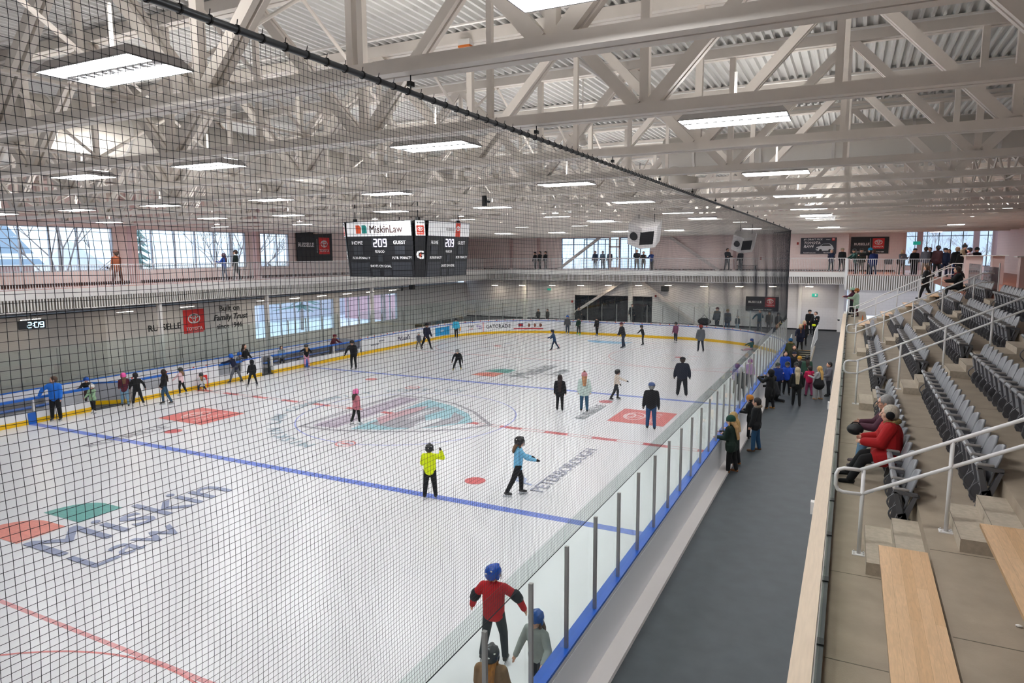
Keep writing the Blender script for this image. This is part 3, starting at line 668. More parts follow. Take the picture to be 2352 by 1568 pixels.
for a in (177,174.5,172,169.5,167.5): (p,e)=arcpt(a); plate(BL,(p[0],p[1],.6),e,(0,0,1),.39,.66,cyanp,name='advert_panel',th=.006)
at_('pure',.3,white,172,.66)
(p,e)=arcpt(158.3); mb=MB(); mb.ell((p[0],p[1],.62),(.03,.2,.2),16,8); mb.build('advert_disc',yel,BL)
at_('PTBO',.24,dkt,151,.72); at_('CANOE',.12,red,151,.52); at_('freq',.3,purp,145.8,.72); at_('90.5',.18,purp,145,.5)
(p,e)=arcpt(143.1); plate(BL,(p[0],p[1],.62),e,(0,0,1),.05,.86,red,name='red_stripe',th=.005)
for i,c in enumerate('GATORADE'): at_(c,.44,dkt,140.4-13.2*i/7,.62,sx=.85)
(p,e)=arcpt(120.6); plate(BL,(p[0],p[1],.7),e,(0,0,1),.4,.28,navy,name='flag_panel',th=.005); plate(BL,(p[0],p[1],.7),e,(0,0,1),.4,.07,red,name='flag_bar',th=.008); plate(BL,(p[0],p[1],.7),e,(0,0,1),.07,.28,red,name='flag_bar',th=.008)
for a in (116,112.6,109.2): (p,e)=arcpt(a); mb=MB(); mb.ell((p[0],p[1],.68),(.16,.03,.16),14,8); mb.build('advert_disc',mat('brown_print','8e5a45'),BL)
for a in (123,119.5,116,112.5,109.3): (p,e)=arcpt(a); plate(BL,(p[0],p[1],.38),e,(0,0,1),.53,.1,mat('crimson_print','c93a44'),name='advert_bar',th=.006)

# ---------------------------------------------------------------- protective net
NT=thing('safety_net','black protective netting hung from a dark pipe above the near side glass','net',(13.04,-22,2.62))
netm=mat('net_cord','14161f',.8)
def net_xy(s):  # s = distance along: straight from y=-22.3 up to 21.98, then round the corner
    L=21.98+22.3
    if s<=L: return (13.04,-22.3+s),(0,1)
    a=(s-L)/8.59; return (4.45+8.59*math.cos(a),21.98+8.59*math.sin(a)),(-math.sin(a),math.cos(a))
SMAX=21.98+22.3+8.59*R(34)
Z0,Z1=2.66,8.09; MESH=.0425
def npt(s,z,amp=1):
    (x,y),(dx,dy)=net_xy(s); hh=math.sin(PI*(z-Z0)/(Z1-Z0))
    q=1 if s<24 else max(.15,1-(s-24)/14)
    b=(noise.noise((s*.35,z*.5,0))*.09+.03*math.sin(s*1.7+z))*hh*q
    o=noise.noise((s*2.2,z*2.6,5))*.018*amp+noise.noise((s*.8,z*.9,9))*.02*hh
    zz=z+noise.noise((s*1.1,z*3,3))*.02*hh*amp-(.012*abs(math.sin(s*.6)) if hh>0 else 0)
    nx,ny=dy,-dx
    pinch=0
    a=(s-44.28)/8.59
    return (x+nx*b+dx*o,y+ny*b+dy*o,zz)
def cords(lines,r,name,closed_n=3):
    V=[];F=[]
    for pts in lines:
        k=len(pts); base=len(V)
        for i,p in enumerate(pts):
            a=pts[max(i-1,0)]; b=pts[min(i+1,k-1)]; d=(Vector(b)-Vector(a)).normalized()
            ref=Vector((1,0,0)) if abs(d.x)<.9 else Vector((0,0,1)); e=d.cross(ref).normalized(); g=e.cross(d)
            for j in range(3):
                t=2*PI*j/3; q=e*(r*math.cos(t))+g*(r*math.sin(t)); V.append((p[0]+q.x,p[1]+q.y,p[2]+q.z))
        for i in range(k-1):
            for j in range(3):
                a=base+i*3+j; b=base+i*3+(j+1)%3; F.append((a,b,b+3,a+3))
    mb=MB(); mb.v=V; mb.f=F; return mb.build(name,netm,NT)
vl=[]; s=0
while s<SMAX:
    nz=20 if s<9 else (12 if s<25 else 7)
    vl.append([npt(s,Z0+(Z1-Z0)*i/nz) for i in range(nz+1)]); s+=MESH
hl=[]; z=Z0
ss=[]; s=0
while s<SMAX: ss.append(s); s+=.085 if s<10 else (.2 if s<25 else .5)
while z<Z1: hl.append([npt(s,z) for s in ss]); z+=MESH
cords(vl+hl,.0016,'netting')
mb=MB(); P=[npt(s,Z1) for s in [i*.5 for i in range(int(SMAX/.5)+1)]]; P=[(p[0],p[1],8.11-.0*abs(math.sin(i))) for i,p in enumerate(P)]
mb.tube(P,.024,10); mb.build('top_pipe',mat('net_pipe','4b4e52',.4,metal=.5),NT,smooth=True)
mb=MB(); s=1.4; k=0; tie=None
while s<SMAX:
    (x,y),(dx,dy)=net_xy(s)
    if k<100:
        if tie is None: m_=MB(); m_.tube([(0,-.006,0),(0,.006,0)],.031,10); m_.bar((0,0,.02),(.01,0,.06),.004,.004); tie=m_.build('cable_tie',blackm,NT,local=True); tie['_w']=(0,0,0); c=tie
        else: c=tie.copy(); COL.objects.link(c); c.parent=NT
        c.location=(x-NT.location.x,y-NT.location.y,8.11-NT.location.z)
    else: mb.tube([(x,y,8.11),(x+dx*.012,y+dy*.012,8.11)],.031,8)
    k+=1; s+=.2
o=mb.build('cable_tie',blackm,NT); o['kind']='stuff'
mb=MB(); mb.tube([npt(s,Z0,0) for s in [i*.6 for i in range(int(SMAX/.6)+1)]],.006,6); mb.build('hem_rope',netm,NT)
mb=MB()
for y in TY[1:-4]: 
    if y<22: mb.tube([(13.04,y,8.12),(13.04,y,ZC+.02)],.006,6); mb.box(13.02,13.06,y-.03,y+.03,8.16,8.2)
mb.build('hanger_clip',darkm,NT)

# ---------------------------------------------------------------- ceiling lights
def slotm(fq,duty):
    k='slots%d'%fq
    if k in MC: return MC[k]
    m=bpy.data.materials.new(k); m.use_nodes=True; nt=m.node_tree; b=nt.nodes['Principled BSDF']; b.inputs['Base Color'].default_value=(.35,.34,.34,1)
    tc=nt.nodes.new('ShaderNodeTexCoord'); sp=nt.nodes.new('ShaderNodeSeparateXYZ'); nt.links.new(tc.outputs['Object'],sp.inputs[0]); p=sp.outputs[0]
    for op,v in (('MULTIPLY',fq),('FRACT',None),('LESS_THAN',duty),('MULTIPLY',3.0)):
        q=nt.nodes.new('ShaderNodeMath'); q.operation=op; nt.links.new(p,q.inputs[0]); p=q.outputs[0]
        if v is not None: q.inputs[1].default_value=v
    b.inputs['Emission Color'].default_value=(.95,.97,1,1); nt.links.new(p,b.inputs['Emission Strength']); MC[k]=m; return m
def fixture():
    t=thing('ceiling_light','white twin panel LED high bay light hung among the roof trusses','light',(0,0,0),group='ceiling lights')
    def L(mb,n,m): return mb.build(n,m,t,local=True)
    hx,hy=.61,.31
    mb=MB(); n=0
    a=[(-hx,-hy,.0),(hx,-hy,.0),(hx,hy,.0),(-hx,hy,.0)]; b=[(-hx+.07,-hy+.07,.09),(hx-.07,-hy+.07,.09),(hx-.07,hy-.07,.09),(-hx+.07,hy-.07,.09)]
    mb.v=a+b; mb.f=[(4,5,6,7)]+[(i,(i+1)%4,4+(i+1)%4,4+i) for i in range(4)]
    mb.box(-hx,hx,-.07,.07,-.004,.003); mb.box(-hx,hx,-hy,-hy+.015,-.012,.0); mb.box(-hx,hx,hy-.015,hy,-.012,.0); mb.box(-hx,-hx+.01,-hy,hy,-.012,0); mb.box(hx-.01,hx,-hy,hy,-.012,0)
    L(mb,'housing',mat('fixture_grey','a09c9c',.4))
    for s in (-1,1):
        y0,y1=(-.295,-.075) if s<0 else (.075,.295); mb=MB(); mb.box(-hx+.012,hx-.012,y0,y1,-.009,.0); L(mb,'led_panel',led)
    L(MB().box(-.54,.5,-.02,.02,-.007,-.0045),'slot_strip',slotm(10,.5))
    L(MB().box(-.57,.57,hy-.05,hy-.035,.03,.055),'slot_strip',slotm(24,.4))
    L(MB().box(-.5,.5,-.2,.2,.091,.1),'added_uplight_panel',mat('added_uplight',(1,.97,.93),emit=ADDED_UPL))  # made-up glow facing up, lifts the deck and trusses
    L(MB().tube([(0,0,.09),(0,0,.55)],.016,6).box(-.12,.12,-.06,.06,.09,.14),'hanger',white)
    return t
f0=fixture(); reg(f0)
def columns(y,near):
    return near
GRID={-19.35:[10.75,15.1],-14.6:[15.15,10.95,6.2,2.6],-8.6:[15.05,10.6,5.6,1.55,-3.2,-7.5,-12.1],-2.6:[15.05,10.4,5.5,1.3,-3.7,-8.0,-14.9],3.6:[15.0,10.3,5.2,.6,-4.2,-9,-15.0],
      8.2:[15.05,10.4,5.6],15.9:[15.1,10.8,5.5,1.7,-2.1,-8],11.0:[15.1],23.4:[15.1,10.55,5.6,1.85,-3.0,-7.45],31.2:[15.05,10.3,5.4,.9,-3.9,-8.7],12.1:[21.6],15.8:[21.5],23.2:[21.7],31.3:[18.4],39:[18.6,22.2],8.9:[21.9]}
first=True
for y,xs in GRID.items():
    for x in xs:
        sc=(x>21)
        if first: f0.location=(x,y,8.31); o=f0; first=False
        else: o=dup(f0,(x,y,8.31))
        if x>17: o['label']='white LED light hung over the upper right concourse'; o['group']='concourse lights'
        elif x>14: o['label']='white LED light in the ceiling row over the near walkway, right of the net'; o['group']='walkway row lights'
        elif x>9: o['label']='white LED light in the ceiling row just behind the net'; o['group']='first lights over the ice'
        else: o['label']='white LED light over the middle or left part of the ice'; o['group']='lights over the ice'
        if sc: o.scale=(.68,.68,.9)
# small lights under the galleries
def lamp(name,pt,size,label,group,rotz=0):
    t=thing(name,label,'light',pt,group=group); hx,hy=size
    MB().box(pt[0]-hx,pt[0]+hx,pt[1]-hy,pt[1]+hy,pt[2],pt[2]+.05).build('housing',white,t); MB().box(pt[0]-hx*.94,pt[0]+hx*.94,pt[1]-hy*.9,pt[1]+hy*.9,pt[2]-.01,pt[2]).build('diffuser',warm,t)
    if pt[2]<5: MB().tube([(pt[0],pt[1],pt[2]+.05),(pt[0],pt[1],ZG-.38)],.012,6).build('stem',white,t)
    return t
for (x,z) in ((-14.7,3.73),(-11.75,3.78),(-8.63,3.83),(-5.76,3.87),(-3.12,3.92),(-.31,3.96),(2.32,4.0),(5.36,3.96),(8.23,3.99),(10.84,4.04),(13.57,4.08)):
    lamp('wall_light',(x,35.8,z),(.3,.07),'small warm light under the far gallery','far gallery lights')
for (y,z) in ((-5.42,3.9),(-.9,3.9),(2.78,3.9),(8.24,3.9),(11.07,3.88),(13.68,3.9),(16.38,3.9),(19.08,3.9),(22.0,3.9)):
    lamp('strip_light',(-16.8,y,z),(.06,.45),'linear light under the left gallery','left gallery lights')

# ================================================================ THE STAND
AIS=[-13.93,-4.33,5.32,14.95]
mb=MB(); mn=MB()
for ai,ya in enumerate(AIS):
    for i in range(5):
        xr=ROWX[i+1]; z=ROWZ[i]; ex=1 if i<5 else 0
        t=thing('aisle_steps','pair of concrete steps in the %s aisle, at the %s row'%(['nearest','second','third','farthest'][ai],['front','second','third','fourth','top'][i]),'steps',(xr-.61,ya,z))
        b=MB(); b.box(xr-.61,xr-.305,ya-.62,ya+.62,z,z+.154); b.box(xr-.305,xr-.001,ya-.62,ya+.62,z,z+.308); b.build('step_block',conc_l,t)
        b=MB(); b.box(xr-.612,xr-.608,ya-.62,ya+.62,z+.15,z+.156); b.box(xr-.307,xr-.303,ya-.62,ya+.62,z+.304,z+.31); b.build('nosing',conc_d,t)
# handrails
def handrail(ya,label,x_end=20.6,nposts=5):
    t=thing('handrail',label,'handrail',(16.76,ya,2.95)); r=.024
    sl=.462/.91; zt=lambda x: 4.045+(x-16.72)*sl
    xe=x_end
    top=[(16.72,ya,4.045),(xe,ya,zt(xe)),(xe+.35,ya,zt(xe))]; low=[(16.76,ya,3.745),(xe,ya,zt(xe)-.31),(xe+.35,ya,zt(xe)-.31)]
    mb=MB(); mb.tube([(16.76,ya,3.735),(16.54,ya,3.735),(16.48,ya,3.76),(16.455,ya,3.82),(16.455,ya,3.96),(16.48,ya,4.02),(16.54,ya,4.045),(16.72,ya,4.045)],r,10); mb.tube(top,r,10); mb.build('top_rail',railw,t,smooth=True)
    mb=MB(); mb.tube(low,r,10); mb.build('lower_rail',railw,t,smooth=True)
    for i in range(nposts):
        x=16.76+.9*i+ (.0 if i==0 else .01); z=ROWZ[i]
        mb=MB(); mb.tube([(x,ya,z),(x,ya,zt(max(x,16.72)))],r,10); p=mb.build('post',railw,t,smooth=True)
        b=MB(); b.box(x-.075,x+.075,ya-.06,ya+.06,z,z+.012)
        for sx in (-1,1):
            for sy in (-1,1): b.tube([(x+sx*.055,ya+sy*.04,z+.01),(x+sx*.055,ya+sy*.04,z+.03)],.009,6)
        b.build('base_plate',railw,p)
handrail(-13.97,'nearest white aisle handrail, in front of the seated women'); handrail(-4.33,'second white aisle handrail, rising between the first and second seat blocks')
handrail(5.35,'third white aisle handrail, between the second and third seat blocks'); handrail(14.95,'farthest white aisle handrail, beside the wooden bench tops')
t=thing('wall_handrail','single white rail rising beyond the farthest aisle, against the white wall','handrail',(17,15.95,4)); MB().tube([(17.0,16.0,4.02),(20.9,16.0,6.2),(21.3,16.0,6.2),(21.3,16.0,5.85),(21.05,16.0,5.85)],.022,8).build('rail',railw,t)
# guard glass on the front edge
t=thing('front_guard','low glass guard in a dark channel along the front edge of the stand','guard',(16.42,-26,2.95))
MB().box(16.385,16.44,-26,26.2,2.95,3.06).build('channel',mat('channel_steel','55585a',.35,metal=.6),t)
y=-26
while y<24.4: MB().box(16.405,16.42,y+.01,y+1.8,3.03,3.95).build('glass_pane',guardglass,t); y+=1.83
mb=MB(); y=-25
while y<26: mb.box(16.38,16.444,y,y+.12,3.055,3.075); y+=1.4
mb.build('clamp',darkm,t)
# folding seats; local frame: x=0 at the riser line (17.44), y = 0 centre, z=0 row floor
def standard(name,parent,letter=None):
    mb=MB(); T=.02
    def pl(poly): mb.prism(poly,-T,T,'y')
    pl([(-.28,.585),(.0,.555),(.0,.60),(-.285,.63)])                        # arm
    pl([(-.28,.60),(-.235,.60),(-.15,.30),(-.21,.24),(-.225,.30)])          # front strut
    pl([(-.045,.57),(.0,.57),(-.11,.22),(-.165,.16),(-.19,.22)])            # rear strut
    pl([(-.225,.29),(-.13,.33),(-.10,.22),(-.12,.12),(-.235,.10),(-.255,.2)])
    pl([(-.255,.2),(-.12,.13),(-.13,.03),(-.07,.02),(-.05,.07),(-.02,.06),(-.03,.0),(-.25,.0),(-.28,.06)])
    o=mb.build(name,seatd,parent,local=True); return o
def seat(tipped=True,letter=None):
    t=thing('arena_seat','grey folding arena seat','seat',(0,0,0))
    s=standard('side_frame',t); s.location=(0,-.25,0)
    if letter:
        s2=standard('side_frame',t); s2.location=(0,-.265,0)
        b=MB(); b.tube([(-.185,-.293,.18),(-.185,-.286,.18)],.034,18); b.build('row_plate',mat('plate_cream','c9c3b6'),t,local=True)
    # armrest pad
    mb=MB(); mb.cap_((-.27,-.25,.635),(-.12,-.25,.63),.026,.022); mb.build('armrest',seatl,t,local=True,smooth=True)
    # back: curved shell with rounded top
    mb=MB(); nx=9; nz=9; V=[]
    for th in (0,.028):
        for i in range(nz+1):
            v=i/nz; z=.36+.50*v; half=.222*(1 if v<.72 else math.sqrt(max(0,1-((v-.72)/.30)**2))*.999) ; half=max(half,.09)
            for j in range(nx+1):
                u=-1+2*j/nx; x=-.13+.13*v+.02*v*v-.028*(u*u)+th
                V.append((x,u*half,z-(.012 if v==1 and abs(u)>.6 else 0)))
    st=(nx+1)*(nz+1); F=[]
    for i in range(nz):
        for j in range(nx):
            a=i*(nx+1)+j; F.append((a,a+nx+1,a+nx+2,a+1)); b=a+st; F.append((b,b+1,b+nx+2,b+nx+1))
    per=[j for j in range(nx+1)]+[i*(nx+1)+nx for i in range(1,nz+1)]+[nz*(nx+1)+j for j in range(nx-1,-1,-1)]+[i*(nx+1) for i in range(nz-1,0,-1)]
    for k in range(len(per)): a=per[k]; b=per[(k+1)%len(per)]; F.append((a,b,b+st,a+st))
    mb.v=V; mb.f=F; o=mb.build('backrest',seatg,t,local=True,smooth=True)
    b=MB(); b.box(.0,.045,-.03,.03,.36,.5); b.build('back_bracket',seatd,o,local=True)
    # seat pan
    if tipped:
        poly=[(-.19,.26),(-.155,.24),(-.15,.3),(-.19,.56),(-.215,.62),(-.265,.635),(-.285,.60),(-.265,.57),(-.235,.53)]
        mb=MB(); mb.prism(poly,-.215,.215,'y'); mb.cap_((-.262,-.19,.605),(-.262,.19,.605),.03,.03); mb.build('seat_pan',seatg,t,local=True)
        b=MB(); b.box(-.252,-.235,-.06,.06,.50,.535); b.build('pan_handle',seatl,t,local=True)
        b=MB(); b.tube([(-.25,.0,.05+0*.1)]+[(-.2-.11*math.sin(PI*k/8),.0,.05+.30*k/8) for k in range(1,9)],.012,6); b.build('tip_arm',seatd,t,local=True)
    else:
        mb=MB(); mb.prism([(-.52,.42),(-.50,.45),(-.16,.40),(-.13,.37),(-.16,.35),(-.48,.38)],-.215,.215,'y'); mb.cap_((-.5,-.19,.43),(-.5,.19,.43),.025,.025); mb.build('seat_pan',seatg,t,local=True)
    return t
S_up=seat(); reg(S_up); S_dn=seat(False); reg(S_dn); S_end={}
ENDM=mat('letter_brown','4a4038')
BLK=[(-13.07,-5.05),(-3.42,4.62),(6.1,11.3)]
BN=['block nearest the camera','middle block','farthest block']; RN=['front row','second row','third row','fourth row','top row']
used=set(); LET='ABCDE'
for r_ in range(5):
    for b_,(ya,yb) in enumerate(BLK):
        n=int(round((yb-ya)/.5)); 
        for k in range(n):
            y=ya+.25+.5*k; pos=(ROWX[r_+1],y,ROWZ[r_])
            occ=(r_==0 and b_==0 and k in (4,6))
            src=S_dn if occ else S_up
            if k==0:
                e=seat(True,True); e.location=pos; text(LET[r_],.042,ENDM,e,(pos[0]-.185,pos[1]-.294,pos[2]+.18),(1,0,0),(0,0,1),ext=.001)
                e['_w']=(0,0,0); fo=FB[-1]; FB[-1]=(fo[0],Matrix.Translation((-.185,-.296,.18))@Matrix(((1,0,0,0),(0,0,-1,0),(0,1,0,0),(0,0,0,1))),e,ENDM)
                e['label']='grey folding end seat with row letter plate, %s of the %s'%(RN[r_],BN[b_]); continue
            if src in used: o=dup(src,pos)
            else: o=src; used.add(src); o.location=pos
            if occ: o['label']='grey folding seat lowered under the %s'%('woman in the red winter coat' if k==4 else 'grey haired woman in the purple jacket')
            else: o['label']='grey folding seat tipped up, %s of the %s'%(RN[r_],BN[b_]); o['group']='%s seats, %s'%(RN[r_],BN[b_])
# wooden benches
def wbench(r_,ya,yb,label):
    x0=ROWX[r_+1]-.51; z=ROWZ[r_]+.5; t=thing('wooden_bench',label,'bench',(x0,ya,ROWZ[r_]))
    mb=MB(); mb.box(x0,x0+.48,ya,yb,z-.035,z); o=mb.build('bench_top',wood,t)
    mb=MB(); y=ya+.35
    while y<yb-.2: mb.prism([(x0+.02,z-.035),(x0+.47,z-.035),(x0+.50,ROWZ[r_]+.25),(x0+.44,ROWZ[r_]+.2),(x0+.38,z-.1),(x0+.02,z-.06)],y-.02,y+.02,'y'); y+=.95
    mb.build('bracket',darkm,t)
for i in range(5):
    if i<2: wbench(i,-19.6,-14.83 if i==0 else -14.95,'long pale maple bench top in the %s, at the bottom right of the photo'%RN[i])
    wbench(i,11.75,14.25,'short maple bench top at the far end of the %s'%RN[i])
# half walls, counters and glass at the back of the stand
def halfwall(x0,x1,y0,y1,z1,label):
    t=thing('half_wall',label,'half wall',(x0,y0,ZG)); MB().box(x0,x1,y0,y1,ZG-.6,z1-.04).build('wall_panel',mat('halfwall','d8c2be',.5),t); MB().box(x0-.14,x1+.12,y0-.14,y1+.1,z1-.04,z1).build('counter_top',white,t)
halfwall(21.1,21.75,13.6,14.2,6.60,'pinkish white half wall with counter top, beside the seated woman in black')
halfwall(22.25,22.7,14.5,15.0,6.6,'smaller white half wall with counter top, further right at the back of the stand')
halfwall(22.3,24.2,9.0,9.4,6.58,'wide white half wall with counter top at the right edge of the photo')
t=thing('glass_guard','glass guard panel by the seated woman in black, top of the stand','guard',(21.12,9.6,4.9)); MB().box(21.12,21.14,9.5,12.6,4.95,6.25).build('glass_pane',tintglass,t); MB().tube([(21.13,9.5,4.95),(21.13,9.5,6.35)],.022,8).build('post',railw,t)
t=thing('glass_guard','glass guard panel with white rail at the right edge, top of the stand','guard',(21.3,4.9,4.9)); MB().box(21.15,21.17,5.9,9.0,5.0,6.2).build('glass_pane',tintglass,t); MB().tube([(21.16,5.9,5.0),(21.16,5.9,6.35)],.022,8).build('post',railw,t)
t=thing('litter','small crumpled white paper scrap on the concrete of the second row','litter',(18.0,-16.15,ROWZ[1])); mb=MB(); mb.ell((18.0,-16.15,ROWZ[1]+.012),(.03,.018,.012),7,5); mb.build('paper',white,t)
# floor sign/switch boxes under the cap
for (y,z,l) in ((-11.7,2.7,'white camera box mounted on the stand wall, nearest'),(-3,2.6,'small white box on the stand wall, below the second handrail'),(17.4,2.7,'white box on the stand wall near the landing')):
    mb=MB(); mb.box(16.1,16.2,y-.06,y+.06,z-.12,z+.08); tag(mb.build('wall_box',white),l,'box')
t=thing('security_camera','white dome camera on the stand wall beside the far corridor','camera',(16.0,21,2.85)); MB().box(15.93,16.2,20.95,21.07,2.85,2.92).build('bracket',white,t); mb=MB(); mb.ell((15.97,21,2.82),(.07,.07,.06),12,8); mb.build('dome',blackm,t)

# stairs and ramp rails up to the landing
t=thing('stairs','short flight of stairs with black nosings up to the landing','stairs',(13.9,22.9,0))
mb=MB(); mc=MB()
for i in range(4): mb.box(13.2,14.46,24-.3*(4-i)+.0,24.0,.0 if i==0 else .1*i,.1*(i+1)); mc.box(13.2,14.46,24-.3*(4-i)-.01,24-.3*(4-i)+.05,.1*(i+1)-.06,.1*(i+1)+.004)
mb.build('tread',mat('stair_beige','8f8878',.7),t); mc.build('nosing',blackm,t); MB().box(13.2,14.46,24.0,24.1,.5,.504).build('warning_strip',mat('warn_yellow','e7a52a'),t)
t=thing('ramp_railing','white slatted ramp railing beside the stairs up to the landing','railing',(14.54,22.3,0))
mb=MB(); mb.prism([(21.6,0),(25.7,0),(25.7,.62),(24.0,.62),(21.6,.15)],14.48,14.62,'x'); mb.build('curb',conc_l,t)
mb=MB(); pts=[(14.55,21.4,.45),(14.55,21.4,1.05),(14.55,25.6,1.62),(14.55,30,1.62),(14.55,30,.6)]; mb.tube(pts,.025,8); mb.tube([(14.55,21.4,.45),(14.55,25.6,.75),(14.55,30,.62)],.02,8); mb.build('top_rail',railw,t)
mb=MB()
for i in range(60):
    y=21.4+8.6*i/59; zt=1.05+.57*min(1,(y-21.4)/4.2); zb=.45+.3*min(1,(y-21.4)/4.2); mb.bar((14.55,y,zb),(14.55,y,zt),.018,.018,up=(1,0,0))
mb.build('baluster_panel',railw,t)
t=thing('stair_handrail','short white handrail on the ice side of the stairs','handrail',(13.22,23,0)); MB().tube([(13.22,22.9,.0),(13.22,22.9,1.0),(13.22,24.1,1.45),(13.22,24.6,1.45),(13.22,24.6,.5)],.022,8).build('rail',railw,t)

# ================================================================ SCOREBOARD, SIGNS, SPEAKERS
sbx,sby,D,Wf,zb,zt,E=.1,.18,1.83,3.1,5.88,8.03,.19
SB=thing('scoreboard','large black four sided scoreboard with white header hanging over centre ice','scoreboard',(sbx,sby,zb))
sbk=mat('scoreboard_black','15161a',.5); hdr=mat('header_white','f0f0f2',.45,emit=.25); win=mat('digit_window','34363c',.4); lit=mat('clock_digit',(.86,.8,1),emit=1.6); wtx=mat('sign_white','efeff0',.5,emit=.12)
zs=7.43
def fpos(k,s,z,o=0,corner=False):
    a=k*PI/2; 
    if not corner: n=Vector((math.sin(a),-math.cos(a),0)); e=Vector((math.cos(a),math.sin(a),0)); dd=D
    else: n=Vector((math.sin(a+PI/4),-math.cos(a+PI/4),0)); e=Vector((math.cos(a+PI/4),math.sin(a+PI/4),0)); dd=(D+Wf/2)/math.sqrt(2)
    dn=E*(z-zb)/(zt-zb); q=Vector((sbx,sby,0))+e*s+n*(dd+dn+o); return (q.x,q.y,z),e,n
mb=MB(); # core body
for k in range(4):
    for (cf,hw) in ((False,Wf/2),(True,.2)):
        P=[fpos(k,sg*hw,z,-.01,cf)[0] for sg,z in ((-1,zb),(1,zb),(1,zt),(-1,zt))]; mb.quadf(P)
        Q=[fpos(k,sg*hw,z,-.01,cf)[0] for sg,z in ((-1,zb),(1,zb))]; mb.quadf([Q[1],Q[0],(sbx,sby,zb)]); Q=[fpos(k,sg*hw,z,-.01,cf)[0] for sg,z in ((-1,zt),(1,zt))]; mb.quadf([Q[0],Q[1],(sbx,sby,zt)])
mb.build('cabinet',sbk,SB)
orangem=mat('mark_orange','e8521c'); tealm=mat('mark_teal','138a83'); brownt=mat('text_brown','4a3532')
for k in range(4):
    pt,e,n=fpos(k,0,(zs+zt)/2,0); upv=(Vector(fpos(k,0,zt)[0])-Vector(fpos(k,0,zs)[0])).normalized()
    plate(SB,pt,e,upv,Wf-.06,zt-zs-.05,hdr,'header_panel',.012)
    def q(s,z): return fpos(k,s,z,0)[0]
    def tx(s_,size,s,z,m,sx=1,off=.014): text(s_,size,m,SB,q(s,z),e,upv,off=off,ext=.003,sx=sx)
    if k%2==0:
        tx('MiskinLaw',.40,.35,7.70,brownt,sx=.92,off=.016)
        for (s0,m) in ((-.95,orangem),(-.66,tealm)):
            mb=MB(); P=[q(s0-.12,7.56),q(s0+.12,7.56),q(s0+.12,7.80),q(s0+.06,7.88),q(s0-.12,7.88)]; mb.quadf([tuple(Vector(p)+n*.016) for p in P]); mb.build('printed_mark',m,SB)
    else:
        tx('RUSSELLE',.16,.05,7.72,mat('header_grey','a8a8aa'),off=.016)
        plate(SB,q(.62,7.72),e,upv,.36,.56,mat('header_red','e2452c',emit=.15),'red_panel',.006,off=.013); oval_emblem(SB,Vector(q(.62,7.78)),e,upv,.24,hdr,off=.02)
    tx('HOME',.19,-1.06,7.2,wtx); tx('GUEST',.19,.95,7.2,wtx); tx('PERIOD',.14,0,6.86,wtx); tx('PLYR',.13,-1.2,6.62,wtx); tx('PENALTY',.13,-.75,6.62,wtx); tx('PLYR',.13,.72,6.62,wtx); tx('PENALTY',.13,1.2,6.62,wtx); tx('SHOTS ON GOAL',.14,.0,6.3,wtx,sx=.9)
    for (s,z,wd,hh) in ((-1.05,6.92,.46,.34),(.95,6.92,.46,.34),(0,7.2,.75,.36),(.0,6.6,.2,.28),(-1.0,6.3,.9,.3),(-1.0,6.02,.9,.2),(.98,6.3,.9,.3),(.98,6.02,.9,.2),(-.25,6.05,.36,.24),(.3,6.05,.36,.24)):
        plate(SB,q(s,z),e,upv,wd,hh,win,'digit_window',.006)
    mb=MB(); P=lambda x,z:tuple(Vector(q(x,z))+n*.012)
    for ch,x in (('2',-.26),(':',-.11),('0',-.03),('9',.2)): seg7(mb,ch,x,7.06,.14,.27,.042,P)
    mb.build('clock_digits',lit,SB)
    pc,ec,nc=fpos(k,0,7.73,0,True); plate(SB,pc,ec,upv,.36,.56,hdr,'header_panel',.012); plate(SB,fpos(k,0,7.66,0,True)[0],ec,upv,.28,.34,mat('header_red','e2452c'),'red_panel',.006,off=.013)
    oval_emblem(SB,fpos(k,0,7.71,0,True)[0],ec,upv,.2,wtx,off=.02); text('TOYOTA',.06,wtx,SB,fpos(k,0,7.55,0,True)[0],ec,upv,off=.021,ext=.001); text('RUSSELLE',.065,blackm,SB,fpos(k,0,7.93,0,True)[0],ec,upv,off=.014,ext=.001)
    text('G',.42,wtx,SB,fpos(k,0,6.72,0,True)[0],ec,upv,off=.01,ext=.002,bold=.04)
    mb=MB(); g=lambda s,z:tuple(Vector(fpos(k,s,z,0,True)[0])+nc*.016); mb.quadf([g(.05,6.84),g(-.05,6.7),g(.0,6.7),g(-.04,6.58),g(.07,6.74),g(.01,6.74)]); mb.build('bolt_mark',orangem,SB)
mb=MB()
for sx in (-1,1):
    for sy in (-1,1): mb.tube([(sbx+sx*1.5,sby+sy*1.5,zt-.05),(sbx+sx*1.5,sby+sy*1.5,ZD)],.02,6); mb.box(sbx+sx*1.5-.06,sbx+sx*1.5+.06,sby+sy*1.5-.06,sby+sy*1.5+.06,zt,zt+.12)
mb.build('hanger',blackm,SB)
